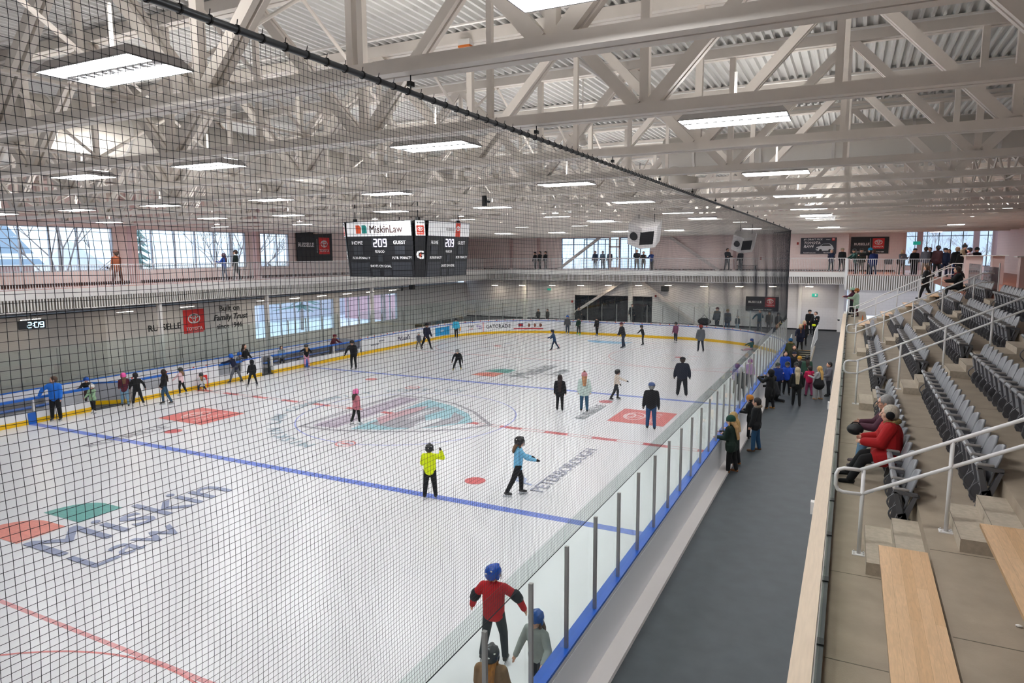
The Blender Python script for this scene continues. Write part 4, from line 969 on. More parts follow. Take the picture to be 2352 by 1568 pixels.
# wall signs -----------------------------------------------------------
EX,EY,UP=(1,0,0),(0,1,0),(0,0,1)
wsign=mat('print_white','f0eeee',.5); sgn=mat('sign_black','18181b',.5)
def sign(label,c,e,wd,h,base=sgn): 
    t=thing('wall_sign',label,'sign',c); plate(t,c,e,UP,wd,h,base,'panel',.04); return t
c=(15.0-.97,YF-.06,7.3); t=sign('dark banner with a white car on the far upper wall, left of the other banner',(14.03,YF-.05,7.3),EX,2.62,1.28,mat('sign_slate','3b3d47'))
text('#1 DRAFT PICK',.2,wsign,t,(13.62,YF-.05,7.8),EX,UP,off=.045,italic=.25); text('TOYOTA',.3,wsign,t,(13.55,YF-.05,7.52),EX,UP,off=.045,italic=.25); text('RAV4',.3,wsign,t,(13.3,YF-.05,7.24),EX,UP,off=.045,italic=.25)
text('RusselleToyota.com',.11,wsign,t,(13.4,YF-.05,6.75),EX,UP,off=.045); text('705-742-4288',.12,wsign,t,(14.75,YF-.05,6.75),EX,UP,off=.045)
plate(t,(15.1,YF-.05,7.8),EX,UP,.22,.22,red,'red_panel',.01,off=.04); oval_emblem(t,(15.1,YF-.05,7.82),EX,UP,.16,wsign,off=.052); text('RUSSELLE',.07,wsign,t,(14.72,YF-.05,7.78),EX,UP,off=.045)
mb=MB(); carp=[(13.85,7.0),(13.9,7.2),(14.15,7.28),(14.35,7.45),(14.85,7.47),(15.05,7.3),(15.15,7.1),(15.1,6.95),(14.9,6.92),(14.2,6.9),(13.95,6.92)]; mb.quadf([(x,YF-.1,z) for x,z in carp]); mb.build('car_print',mat('car_white','d9dade'),t)
mb=MB(); mb.quadf([(x,YF-.105,z) for x,z in [(14.2,7.29),(14.37,7.42),(14.82,7.43),(14.95,7.3)]]); 
for xx in (14.2,14.88): mb.quadf([(xx+.11*math.cos(i*PI/6),YF-.105,6.93+.11*math.sin(i*PI/6)) for i in range(12)])
mb.quadf([(x,YF-.105,z) for x,z in [(13.88,7.02),(14.0,7.02),(14.0,7.12),(13.9,7.12)]]); mb.build('car_windows_and_wheels',sgn,t)
yy=YF+.85; t=sign('black banner with red logo square on the far upper wall, above the railing corner',(17.67,yy,7.32),EX,2.65,1.3)
text('RUSSELLE',.26,wsign,t,(17.12,yy,7.4),EX,UP,off=.045); plate(t,(18.28,yy,7.45),EX,UP,.82,.82,red,'red_panel',.01,off=.04); oval_emblem(t,(18.28,yy,7.55),EX,UP,.5,wsign,off=.052); text('TOYOTA',.17,wsign,t,(18.28,yy,7.2),EX,UP,off=.052)
MB().box(17.72,17.735,yy-.05,yy-.045,6.95,7.85).build('divider',wsign,t); text('RusselleToyota.com',.11,wsign,t,(17.0,yy,6.8),EX,UP,off=.045); text('705-742-4288',.12,wsign,t,(18.35,yy,6.8),EX,UP,off=.045)
t=sign('black banner with red logo square on the lower far wall at the right',(9.97,YF-.05,2.55),EX,2.6,1.2)
text('RUSSELLE',.25,wsign,t,(9.4,YF-.05,2.68),EX,UP,off=.045); plate(t,(10.6,YF-.05,2.68),EX,UP,.8,.78,red,'red_panel',.01,off=.04); oval_emblem(t,(10.6,YF-.05,2.78),EX,UP,.48,wsign,off=.052); text('TOYOTA',.16,wsign,t,(10.6,YF-.05,2.44),EX,UP,off=.052); text('RusselleToyota.com   705-742-4288',.1,wsign,t,(10.0,YF-.05,2.07),EX,UP,off=.045)
t=sign('black hanging banner on the left upper wall between window and scoreboard',(XL+.12,14.9,7.32),EY,3.65,2.1)
text('RUSSELLE',.42,wsign,t,(XL+.12,14.0,7.45),EY,UP,off=.045,sx=.9); plate(t,(XL+.12,15.85,7.4),EY,UP,1.15,1.2,red,'red_panel',.01,off=.04); oval_emblem(t,(XL+.12,15.85,7.55),EY,UP,.66,wsign,off=.052); text('TOYOTA',.24,wsign,t,(XL+.12,15.85,7.05),EY,UP,off=.052); MB().box(XL+.16,XL+.17,15.1,15.12,6.9,7.9).build('divider',wsign,t)
xs=XL+.01; t=thing('wall_lettering','black lettering and red logo square on the grey wall under the left gallery','sign',(xs,5,2.8))
text('RUSSELLE',.5,sgn,t,(xs,2.55,2.68),EY,UP,off=.0,ext=.01); plate(t,(xs,4.5,2.87),EY,UP,1.45,1.4,red,'red_panel',.02); oval_emblem(t,(xs,4.5,3.02),EY,UP,.78,wsign,off=.025); text('TOYOTA',.27,wsign,t,(xs,4.5,2.42),EY,UP,off=.022,ext=.004)
text('Built on',.5,sgn,t,(xs,7.15,3.45),EY,UP,ext=.01); text('Family Trust',.52,sgn,t,(xs,7.2,2.9),EY,UP,ext=.01,italic=.25,bold=.02); text('since 1946',.46,sgn,t,(xs,7.1,2.35),EY,UP,ext=.01)
# clock
t=thing('digital_clock','small black digital clock with blue white digits under the left gallery','clock',(-15.3,-6.2,3.62)); plate(t,(-15.3,-6.2,3.79),(.25,1,0),UP,1.0,.36,sgn,'case',.12)
e=Vector((.25,1,0)).normalized(); n=e.cross(Vector(UP)); mb=MB(); P=lambda x,z:tuple(Vector((-15.3,-6.2,0))+e*x+n*.127+Vector((0,0,z)))
for ch,x in (('2',-.18),(':',-.03),('0',.08),('9',.28)): seg7(mb,ch,x,3.68,.14,.22,.035,P)
mb.build('clock_digits',mat('clock_cyan',(.55,.85,1),emit=1.8),t); MB().bar((-15.3,-6.2,3.98),(-15.3,-6.2,4.4),.04,.04,up=(0,1,0)).build('bracket',darkm,t)
# exit signs
t=thing('exit_sign','green exit sign on the far corridor wall','sign',(13.95,YF-.03,3.36)); plate(t,(13.95,YF-.03,3.36),EX,UP,.42,.24,mat('exit_green','1f9a86',emit=.6),'panel',.04); plate(t,(14.02,YF-.03,3.36),EX,UP,.12,.14,wsign,'arrow',.005,off=.041)
t=thing('exit_sign','green exit sign hung before the upper right windows','sign',(20.9,38,7.5)); plate(t,(20.9,38,7.45),EX,UP,.5,.26,mat('exit_green','1f9a86'),'panel',.05); MB().tube([(20.9,38.03,7.58),(20.9,38.03,ZD)],.012,6).build('stem',darkm,t)
t=thing('exit_sign','green exit sign on the lower far wall left of the tinted windows','sign',(-9.3,YF-.1,3.4)); plate(t,(-9.3,YF-.1,3.4),EX,UP,.35,.18,mat('exit_green','1f9a86'),'panel',.05)
# speakers
def speaker(c,s,rz,label):
    t=thing('hanging_speaker',label,'speaker',c,rz); t.rotation_euler=(R(28),R(14),rz)
    def L(m_,n,mm): return m_.build(n,mm,t,local=True)
    m=MB(); m.prism([(-.42*s,-.3*s),(.05*s,-.42*s),(.42*s,-.12*s),(.42*s,.34*s),(-.42*s,.34*s)],-.36*s,.36*s,'z'); L(m,'cabinet',mat('speaker_white','dbd7d6',.5))
    m=MB(); m.prism([(.02*s,-.445*s),(.36*s,-.19*s),(.36*s,-.12*s),(.02*s,-.38*s)],-.22*s,.22*s,'z'); L(m,'horn',blackm)
    m=MB(); m.tube([(-.2*s,-.40*s,0),(-.2*s,-.34*s,0)],.13*s,18); L(m,'driver',blackm)
    inv=t.rotation_euler.to_matrix().inverted()
    for px in (-.25,.25):
        q=Vector((px*s,.1*s,.34*s)); L(MB().tube([tuple(q),tuple(q+inv@Vector((0,0,ZD-.02-c[2]-.36*s)))],.012,5),'cable',darkm)
    return t
sp=speaker((8.65,5.0,7.62),1.35,R(0),'large white speaker box hanging nearer over the ice')
speaker((11.29,15.0,7.38),1.25,R(0),'second white speaker box hanging farther, right side')
for (c,s,l) in (((1.85,YF-.25,3.66),(.3,.2,.22),'black speaker on the lower far wall right of the column'),((-17.9,26.3,3.95),(.18,.2,.22),'black speaker on the far left wall beyond the lower windows'),((-16.6,23.0,3.9),(.04,.1,.1),'small black camera near the far left speaker')):
    mb=MB(); mb.box(c[0]-s[0],c[0]+s[0],c[1]-s[1],c[1]+s[1],c[2]-s[2],c[2]+s[2]); mb.bar((c[0],c[1],c[2]+s[2]),(c[0],c[1]+.1,c[2]+s[2]+.2),.04,.04); tag(mb.build('wall_speaker',blackm),l,'speaker')
t=thing('ceiling_camera','small black device clamped under a roof truss above the ice','camera',(7.55,-6.75,8.6)); MB().box(7.5,7.6,-6.95,-6.85,ZC-.22,ZC+.05).build('body',blackm,t); MB().tube([(7.6,-6.9,ZC-.1),(7.72,-6.95,ZC-.12)],.03,8).build('lens',darkm,t)
t=thing('gas_detector','white bell shaped device hanging on a rod above the ice, by the net pipe','detector',(11.35,-9.6,9)); MB().tube([(11.35,-9.6,9.15),(11.35,-9.6,10.4)],.014,6).build('rod',white,t); mb=MB(); mb.tube([(11.35,-9.6,9.18),(11.35,-9.6,9.05)],.07,14); mb.ell((11.35,-9.6,9.02),(.1,.1,.07),14,8); mb.build('housing',white,t,smooth=True)
t=thing('strobe_unit','small white box with orange underside on the top chord of a roof truss','box',(10.5,-12.9,10.5)); MB().box(10.4,10.62,-13.0,-12.88,10.2,10.29).build('body',white,t); MB().box(10.4,10.62,-13.0,-12.88,10.17,10.2).build('lens',mat('orange_lens','d9772e'),t)
for (c,l) in (((9.73,YF-.1,6.3),'red fire extinguisher hook plate on the upper pink wall'),((12.5,YF-.05,7.5),'small red alarm on the upper wall left of the car banner'),((1.0,YF-.1,3.0),'small red bell on the lower far wall'),((-6.95,YF-.06,2.3),'small red alarm left of the tinted windows')):
    mb=MB(); mb.box(c[0]-.07,c[0]+.07,c[1]-.05,c[1]+.05,c[2]-.1,c[2]+.1); tag(mb.build('alarm_box',mat('alarm_red','a5342e')),l,'alarm')
t=thing('bench','low bench against the upper pink wall near the extinguisher','bench',(8.6,YF-.6,ZG)); MB().box(7.9,9.5,YF-.7,YF-.3,ZG+.42,ZG+.47).build('seat',brownb,t); MB().box(8.0,8.06,YF-.65,YF-.35,ZG,ZG+.42).box(9.35,9.41,YF-.65,YF-.35,ZG,ZG+.42).build('leg',darkm,t)
# stools and a high table on the platform
def stool(x,y,label,col):
    t=thing('bar_stool',label,'stool',(x,y,ZG)); m=MB(); m.box(x-.22,x+.22,y-.2,y+.2,ZG+.70,ZG+.76); m.build('seat',mat('stool_'+col,col),t); m=MB(); m.prism([(x-.24,ZG+.74),(x+.24,ZG+.74),(x+.26,ZG+.98),(x+.16,ZG+1.06),(x-.16,ZG+1.06),(x-.26,ZG+.98)],y+.18,y+.22,'y'); m.build('backrest',mat('stool_'+col,col),t)
    for sx in (-1,1):
        for sy in (-1,1): MB().tube([(x+sx*.2,y+sy*.18,ZG+.7),(x+sx*.24,y+sy*.22,ZG)],.012,6).build('leg',alu,t)
stool(18.7,29,'grey bar stool at the left on the raised platform','6a6668'); stool(19.4,28.6,'dark bar stool at the right on the raised platform','2a2728')
t=thing('high_table','white high table behind the platform railing','table',(17.6,30,ZG)); MB().box(17.0,18.3,29.8,30.4,ZG+1.02,ZG+1.06).build('table_top',white,t); MB().tube([(17.6,30.1,ZG),(17.6,30.1,ZG+1.02)],.04,8).build('leg',alu,t)
t=thing('sauce_bottle','red sauce bottle on the far wooden bench top','bottle',(17.1,14.0,3.45)); mb=MB(); mb.tube([(17.1,14.0,3.45),(17.1,14.0,3.6)],.035,12); mb.tube([(17.1,14.0,3.6),(17.1,14.0,3.67)],.03,12,r2=.012); mb.build('bottle_body',mat('drink_orange','b5642a'),t,smooth=True); MB().tube([(17.1,14.0,3.66),(17.1,14.0,3.7)],.015,10).build('cap',red,t)

# ================================================================ OUTSIDE
brick=blockmat('house_brick','c79c92',bw=.22,bh=.08,axis='y'); roofs=mat('slate_roof','8fa0b2',.7)
def house(x,y,wx,wy,h,rh,label,wallm,rm):
    t=thing('house',label,'house',(x,y,-.3)); m=MB(); m.box(x-wx/2,x+wx/2,y-wy/2,y+wy/2,-.32,h); m.build('wall',wallm,t)
    m=MB(); m.prism([(x-wx/2-.5,h-.1),(x,h+rh),(x+wx/2+.5,h-.1)],y-wy/2-.5,y+wy/2+.5,'y'); r=m.build('roof',rm,t)
    m=MB(); m.prism([(x+wx/2+.55,h-.15),(x+wx/2-.6,h+.55*rh/(wx/2)+.25),(x+wx/2-.7,h+.2)],y-wy/2-.5,y+wy/2+.5,'y'); m.build('snow_edge',snow,r)
    m=MB()
    for k in range(3): yy=y-wy/2+wy*(k+.5)/3; m.box(x+wx/2,x+wx/2+.05,yy-.7,yy+.7,1.2 if h<4 else 3.6,2.5 if h<4 else 5)
    m.build('window',mat('house_glass','7fa0ad',.2),t)
house(-38,-4,9,16,6.3,3.2,'brick house with slate roof seen through the left upper windows',brick,roofs)
house(-40,18,10,14,5.6,2.4,'white gabled house with snowy roof seen through the upper windows',mat('house_white','e8e6ea'),snow)
house(-42,36,9,12,5.4,2.8,'far house with snowy roof seen through the third upper window',mat('house_grey','c9ccd6'),snow)
house(-31.5,44,6,14,2.6,1.4,'long low red brick shed seen through the lower windows',mat('shed_red','d8b0b4'),snow)
house(-34,66,8,16,3.0,1.6,'low pinkish building with snowy roof further along',mat('shed_pink','ddbcc0'),snow)
def tree(x,y,h,label,ever=False):
    t=thing('evergreen_tree' if ever else 'bare_tree',label,'tree',(x,y,-.3)); rnd=random.Random(int(x*7+y*13))
    m=MB(); m.tube([(x,y,-.3),(x+.1,y,h*.5),(x,y+.1,h*.85)],.16,6,r2=.04); m.build('trunk',mat('bark','9a8f8c',.9),t)
    m=MB()
    if ever:
        for k in range(16):
            z=h*(.15+.82*k/16); r=h*.22*(1-k/16.5)
            for j in range(9):
                a=rnd.random()*2*PI; m.tube([(x,y,z+.2),(x+r*math.cos(a),y+r*math.sin(a),z-.25)],.16,4,r2=.02)
        m.build('foliage',mat('hazy_needles','7f9c98',.9),t)  # green paled, outdoor haze put into the colour
    else:
        def br(p,d,L,r,lv):
            q=p+d*L; m.tube([tuple(p),tuple(q)],r,4,r2=r*.6)
            if lv<4:
                for _ in range(3): br(q,(d+Vector((rnd.uniform(-.7,.7),rnd.uniform(-.7,.7),rnd.uniform(-.1,.5)))).normalized(),L*.68,r*.6,lv+1)
        for _ in range(5): br(Vector((x,y,h*rnd.uniform(.2,.5))),Vector((rnd.uniform(-.8,.8),rnd.uniform(-.8,.8),1)).normalized(),h*.24,.07,0)
        m.build('branches',mat('bark','77675f'),t)
for a in ((-26.5,-12,10,'bare tree left of the brick house'),(-27,2,12,'bare tree between the brick house and the evergreen'),(-27,15,11,'bare tree before the white gabled house'),(-24.5,31,9,'bare tree seen through the third upper window'),(24.0,62,9,'bare round tree beyond the upper right windows'),(30,70,9,'bare tree at the right of the upper right windows')): tree(*a)
for a in ((-28,8,10,'evergreen behind the man in the brown jacket',True),(-30,25.5,12,'tall evergreen behind the two people on the left gallery',True),(31.5,64,10,'evergreen at the right end of the upper right windows',True)): tree(*a)
t=thing('industrial_building','long pale grey building beyond the upper right windows','building',(30,90,-.3)); MB().box(14,60,90,110,-.3,10.5).build('wall',mat('pale_building','c9cdd6'),t); MB().box(13.8,60,89.8,110,10.5,11).build('roof',snow,t)

# ================================================================ PEOPLE
def cloth(col,rough=.85): return mat('cloth_'+col,col,rough,noise_=.07,scale=14,bump=.25,bscale=9)
def skinm(col): return mat('skin_'+col,col,.5)
def hairm(col): return mat('hair_'+col,col,.6,noise_=.25,scale=40,stretch=(1,1,.25))
def remesh(o,v,sm=3):
    m=o.modifiers.new('remesh','REMESH'); m.mode='VOXEL'; m.voxel_size=v; m.use_smooth_shade=True
    if sm: q=o.modifiers.new('smooth','SMOOTH'); q.factor=.5; q.iterations=sm
    return o
def person(label,pos,h=1.7,yaw=26,top='1d1e22',legs='17181b',skin='d9a68c',hair='3a2a20',head='hair',headcol='15161a',hlen=0,feet='boot',feetcol='1a1817',coat=0,bulk=1.0,
           lean=0,hipl=(5,0,4),hipr=(-5,0,4),arml=(8,8,12),armr=(8,8,12),headyaw=0,nod=0,sit=False,gloves=None,fur=None,scarf=None,collar=True,lod=1,group=None,armcol=None,rot=0,zoff=0,extra=None,legw=1.0,band=None):
    """arms/legs: (forward angle, sideways angle, bend). lod 0 close, 1 middle, 2 far"""
    t=thing('person',label,'person',pos,R(yaw),group=group); H=h; vs=(.009,.014,.021)[lod]; nseg=(12,10,8)[lod]
    lean_=R(lean); up=Vector((0,math.sin(lean_),math.cos(lean_))); fw=Vector((0,math.cos(lean_),-math.sin(lean_)))
    Lt,Ls=.245*H,.245*H; foot=.045*H+(.06 if feet=='skate' else 0)
    def leg(a,side,b,k):
        a,b,k=R(a),R(b),R(k); d1=Vector((side*math.sin(b),math.sin(a)*math.cos(b),-math.cos(a)*math.cos(b))); d2=Vector((side*math.sin(b)*.8,math.sin(a-k),-math.cos(a-k)*math.cos(b)))
        return d1.normalized()*Lt,d2.normalized()*Ls
    la=leg(hipl[0],-1,hipl[1]+3,hipl[2]); lb=leg(hipr[0],1,hipr[1]+3,hipr[2])
    low=min((la[0]+la[1]).z,(lb[0]+lb[1]).z); hz=foot-low+zoff
    if sit is not False and sit is not True: hz=sit
    hip=Vector((0,0,hz)); hL=hip+Vector((-.055*H,0,0)); hR=hip+Vector((.055*H,0,0))
    kL=hL+la[0]; aL=kL+la[1]; kR=hR+lb[0]; aR=kR+lb[1]
    waist=hip+up*.10*H; chest=hip+up*.22*H; sh=hip+up*.295*H; neck=hip+up*.335*H
    ny=R(headyaw); nd=R(lean*.35+nod); hd=Vector((0,math.sin(nd),math.cos(nd))); hc=neck+hd*.085*H+Vector((0,.008*H,0))
    Rh=Matrix.Rotation(ny,3,'Z')@Matrix.Rotation(-nd,3,'X')
    HR=.066*H if H>1.5 else .066*H*(1+(1.5-H)*.35)      # head half width grows a little for children
    def arm(s,a,b,e,b2=None):
        a_,b_,e_=R(a),R(b),R(e); S=sh+Vector((s*.108*H*(.92+.08*bulk),0,-.012*H)); d=Vector((s*math.sin(b_),math.sin(a_)*math.cos(b_),-math.cos(a_)*math.cos(b_)))
        if b<90: el=S+d*.165*H
        else: el=S+d*.165*H
        b3=R(b2) if b2 is not None else b_*.45; a2=a_+e_; d2=Vector((s*math.sin(b3),math.sin(a2)*math.cos(b3),-math.cos(a2)*math.cos(b3)))
        return S,el,el+d2*.15*H,d2
    AL=arm(-1,*arml); AR=arm(1,*armr)
    # --- body, one continuous surface
    mb=MB(); C=mb.cap_
    C(hip-Vector((.03*H,0,0)),hip+Vector((.03*H,0,0)),.062*H,.062*H,nseg); C(hip,waist,.07*H,.062*H,nseg)
    mb.ell(chest,(.088*H,.058*H,.10*H),nseg+2,8); C(sh-Vector((.08*H,0,0)),sh+Vector((.08*H,0,0)),.036*H,.036*H,nseg); C(sh,neck+hd*.03*H,.036*H,.03*H,nseg)
    for A in (AL,AR):
        s=-1 if A is AL else 1
        C(A[0],A[1],.029*H,.023*H,nseg); C(A[1],A[2],.023*H,.015*H,nseg)
        d2=A[3].normalized(); side=Vector((s,0,0)); side=(side-d2*side.dot(d2)).normalized(); pn=d2.cross(side)
        pal=A[2]+d2*.028*H; C(A[2],pal+d2*.012*H,.0145*H,.019*H,nseg)
        if lod<2 or True:
            for i,(o_,ln) in enumerate(((-.016,.040),(-.0055,.046),(.0055,.043),(.016,.034))):
                b0=pal+d2*.012*H+pn*(o_*H); k1=b0+d2*ln*.5*H-side*.003*H; C(b0,k1,.0062*H,.0056*H,6); C(k1,k1+(d2-side*.35).normalized()*ln*.5*H,.0056*H,.0048*H,6)
            th=A[2]+d2*.012*H-pn*.016*H; k1=th+(d2*.7-pn*.7).normalized()*.022*H; C(th,k1,.0075*H,.0065*H,6); C(k1,k1+(d2-pn*.2).normalized()*.018*H,.0065*H,.0055*H,6)
    for a,b,c in ((hL,kL,aL),(hR,kR,aR)): C(a,b,.048*H,.032*H,nseg); C(b,c,.031*H,.021*H,nseg); C(c,c+Vector((0,.05*H,-.02*H)),.02*H,.018*H,nseg)
    # head
    def hp(x,y,z): return hc+Rh@Vector((x,y,z))*HR
    def he(x,y,z,r): mb.ell(hp(x,y,z),[q*HR for q in r],nseg+2,9,Rh)
    he(0,-.12,.12,(.98,1.18,1.15)); he(0,.16,-.42,(.74,.86,.85)); he(0,.55,-.92,(.36,.3,.3)); C(hp(0,1.0,.1),hp(0,1.22,-.28),.1*HR,.17*HR,6)
    he(0,.93,-.62,(.3,.12,.09)); he(0,.9,-.7,(.26,.12,.08))
    for s in (-1,1): he(s*.98,-.05,-.1,(.1,.22,.3)); he(s*.4,.9,.28,(.26,.12,.08)); he(s*.52,.68,-.28,(.3,.25,.25))
    remesh(mb.build('body',skinm(skin),t,local=True,smooth=True),vs if lod else .0075,1)
    if lod<2:
        for s in (-1,1):
            m=MB(); m.ell(hp(s*.38,.99,.04),(.13*HR,.07*HR,.075*HR),8,6,Rh); m.build('eye',mat('eye_dark','241c1a',.3),t,local=True,smooth=True)
        m=MB(); m.ell(hp(0,1.05,-.66),(.25*HR,.05*HR,.05*HR),8,5,Rh); m.build('mouth',mat('lip','a8605a',.5),t,local=True,smooth=True)
    # --- trousers
    tr=cloth(legs); mb=MB(); C=mb.cap_; w_=1.14*legw*(.8+.2*bulk)
    C(hip-Vector((.032*H,0,-.03*H)),hip+Vector((.032*H,0,.03*H)),.07*H*bulk,.07*H*bulk,nseg); C(hip+Vector((0,0,.02*H)),waist,.074*H*bulk,.066*H*bulk,nseg)
    for a,b,c in ((hL,kL,aL),(hR,kR,aR)): C(a,b,.056*H*w_,.041*H*w_,nseg); C(b,c+Vector((0,0,.012*H)),.040*H*w_,.031*H*w_,nseg)
    remesh(mb.build('trousers',tr,t,local=True,smooth=True),vs*1.25,2)
    # --- jacket
    jm=cloth(top); mb=MB(); C=mb.cap_; B=bulk*1.06
    for s in (-1,1): C(hip+up*.0*H+Vector((s*.035*H*B,0,0)),sh-up*.03*H+Vector((s*.045*H*B,0,0)),.066*H*B,.062*H*B,nseg)
    mb.ell(chest+up*.01*H,(.105*H*B,.078*H*B,.115*H),nseg+2,9); C(hip-up*.015*H-Vector((.034*H,0,0)),hip-up*.015*H+Vector((.034*H,0,0)),.072*H*B,.072*H*B,nseg)
    C(hip+up*.03*H,chest,.078*H*B,.082*H*B,nseg); C(sh-Vector((.078*H,0,.005*H)),sh+Vector((.078*H,0,-.005*H)),.046*H,.046*H,nseg)
    C(sh,sh+up*.03*H,.05*H,.042*H,nseg)
    if collar: C(neck-up*.012*H,neck+up*.006*H,.042*H,.039*H,nseg)
    if coat:
        for s in (-1,1):
            a=hL if s<0 else hR; b=(kL if s<0 else kR); C(a,a+(b-a)*coat,.078*H*B,.07*H*B,nseg)
        C(hL+(kL-hL)*coat,hR+(kR-hR)*coat,.066*H*B,.066*H*B,nseg)
    for A in (AL,AR): C(A[0],A[1],.045*H*B,.039*H*B,nseg); C(A[1],A[2],.039*H*B,.030*H*B,nseg)
    remesh(mb.build('jacket',jm,t,local=True,smooth=True),vs*1.25,2)
    if gloves:
        for A in (AL,AR):
            m=MB(); d2=A[3]; m.cap_(A[2]-d2*.01*H,A[2]+d2*.04*H,.022*H,.026*H,8); m.cap_(A[2]+d2*.03*H,A[2]+d2*.075*H,.024*H,.016*H,8); m.cap_(A[2]+d2*.02*H,A[2]+d2*.045*H+Vector((0,.02*H,0)),.011*H,.009*H,6)
            remesh(m.build('glove',cloth(gloves),t,local=True,smooth=True),vs,1)
    if band:
        for A in (AL,AR):
            m=MB(); m.cap_(A[1]+(A[0]-A[1])*.16,A[1]+(A[2]-A[1])*.2,.052*H*B,.046*H*B,10); m.build('elbow_pad',cloth(band),t,local=True,smooth=True)
    if fur:
        m=MB(); n=16
        for i in range(n):
            a=2*PI*i/n; c=neck+Vector((math.cos(a)*.062*H,math.sin(a)*.05*H-.022*H,.002*H-.012*H*math.sin(a)));rr=.031*H*(.85+.3*((i*7)%5)/5); m.ell(c,(rr,rr,rr*.9),7,5)
        m.build('fur_trim',mat('fur_'+fur,fur,.95,noise_=.3,scale=60,bump=.8,bscale=80),t,local=True,smooth=True)
    if scarf:
        m=MB(); m.cap_(neck-Vector((.03*H,0,0)),neck+Vector((.03*H,0,0)),.045*H,.045*H,8); m.cap_(neck+fw*.05*H,chest+fw*.085*H-up*.05*H,.026*H,.022*H,8); remesh(m.build('scarf',cloth(scarf),t,local=True,smooth=True),vs*1.2,2)
    # --- hair and headgear
    if head!='bald':
        m=MB(); E=lambda x,y,z,r: m.ell(hp(x,y,z),[q*HR for q in r],nseg+2,8,Rh)
        E(0,-.24,.26,(1.1,1.2,1.14)); E(0,-.55,-.15,(.98,.85,.9))
        if hlen:
            base=hp(0,-.85,-.2); tip=neck-fw*.098*H*B-up*(.05*H+hlen*.16*H)
            for ox in (-.6,-.25,.25,.6): m.cap_(hp(ox,-.55,-.1),neck-fw*.085*H*B-up*.04*H+Vector((ox*.06*H,0,0)),.42*HR,.36*HR,8); m.cap_(neck-fw*.085*H*B-up*.04*H+Vector((ox*.06*H,0,0)),tip+Vector((ox*.05*H,0,0)),.36*HR,.22*HR,8)
            for s in (-1,1): m.cap_(hp(s*.88,-.15,.0),neck+Vector((s*.055*H,.01*H,-.04*H-hlen*.04*H)),.28*HR,.2*HR,7)
        remesh(m.build('hair',hairm(hair),t,local=True,smooth=True),vs,1)
    def shell(name,mm,parts,rm=True):
        m=MB()
        for (x,y,z,r) in parts: m.ell(hp(x,y,z),[q*HR for q in r],nseg+4,10,Rh)
        o=m.build(name,mm,t,local=True,smooth=True); 
        if rm: remesh(o,vs,1)
        return o
    if head=='helmet':
        hm=mat('helmet_'+headcol,headcol,.22); o=shell('helmet',hm,[(0,-.12,.42,(1.26,1.42,1.15)),(0,-.6,-.05,(1.12,.9,.85)),(0,.0,1.2,(.5,1.2,.42)),(.72,-.1,.95,(.28,1.0,.35)),(-.72,-.1,.95,(.28,1.0,.35))])
        for s in (-1,1):
            m=MB(); m.ell(hp(s*1.12,-.05,-.25),(.12*HR,.4*HR,.42*HR),8,6,Rh); m.build('ear_guard',mat('helmet_'+headcol,headcol),o,local=True,smooth=True)
        if lod<2:
            m=MB()
            for z_ in (.35,.02,-.32,-.66): m.tube([tuple(hp(math.sin(a)*1.08,math.cos(a)*1.32,z_)) for a in [(-1.15+.23*i) for i in range(11)]],.05*HR,4)
            for a in (-.9,-.45,0,.45,.9): m.tube([tuple(hp(math.sin(a)*1.06,math.cos(a)*1.34,z_)) for z_ in (.6,-.2,-.9)],.045*HR,4)
            if extra!='noface': m.build('face_cage',mat('cage_grey','8e9094',.3,metal=.6),o,local=True)
            m=MB(); [m.ell(hp(x,y,z),(.2*HR,.2*HR,.12*HR),6,4,Rh) for (x,y,z) in ((.7,-1.0,.9),(-.7,-1.0,.9),(0,-1.45,.45))]; m.build('helmet_sticker',mat('sticker','dcdcd2'),o,local=True)
        else:
            m=MB(); m.ell(hp(0,-1.3,.75),(.25*HR,.1*HR,.15*HR),6,5,Rh); m.build('vent',mat('sticker','dcdcd2'),o,local=True)
    elif head=='beanie':
        o=shell('beanie',cloth(headcol),[(0,-.15,.5,(1.2,1.34,1.12)),(0,-.12,.1,(1.22,1.36,.45))]);
        if extra=='pom': m=MB(); m.ell(hp(0,-.2,1.75),(.42*HR,.42*HR,.4*HR),9,7,Rh); m.build('pom_pom',mat('pom','7c5a44',.95),o,local=True,smooth=True)
    elif head=='cap':
        o=shell('cap',cloth(headcol),[(0,-.15,.55,(1.16,1.3,.85))]); m=MB(); m.ell(hp(0,1.25,.5),(.75*HR,.6*HR,.09*HR),10,6,Rh); m.build('brim',cloth(headcol),o,local=True,smooth=True)
    elif head=='hood':
        shell('hood',jm,[(0,-.3,.35,(1.3,1.35,1.3)),(0,-.5,-.6,(1.1,1.0,.9))])
    elif head=='earmuff':
        for s in (-1,1):
            m=MB(); m.ell(hp(s*1.15,-.1,-.1),(.35*HR,.62*HR,.62*HR),12,8,Rh); m.build('earmuff',cloth('0c0c0e'),t,local=True,smooth=True)
    if extra=='glasses':
        m=MB()
        for s in (-1,1): m.tube([tuple(hp(s*(.42+.26*math.cos(a)),1.16,.02+.2*math.sin(a))) for a in [PI*2*i/12 for i in range(13)]],.035*HR,4); m.tube([tuple(hp(s*.68,1.14,.06)),tuple(hp(s*1.05,.0,.02))],.03*HR,4)
        m.build('glasses',mat('frame_dark','1c1a1c',.3),t,local=True)
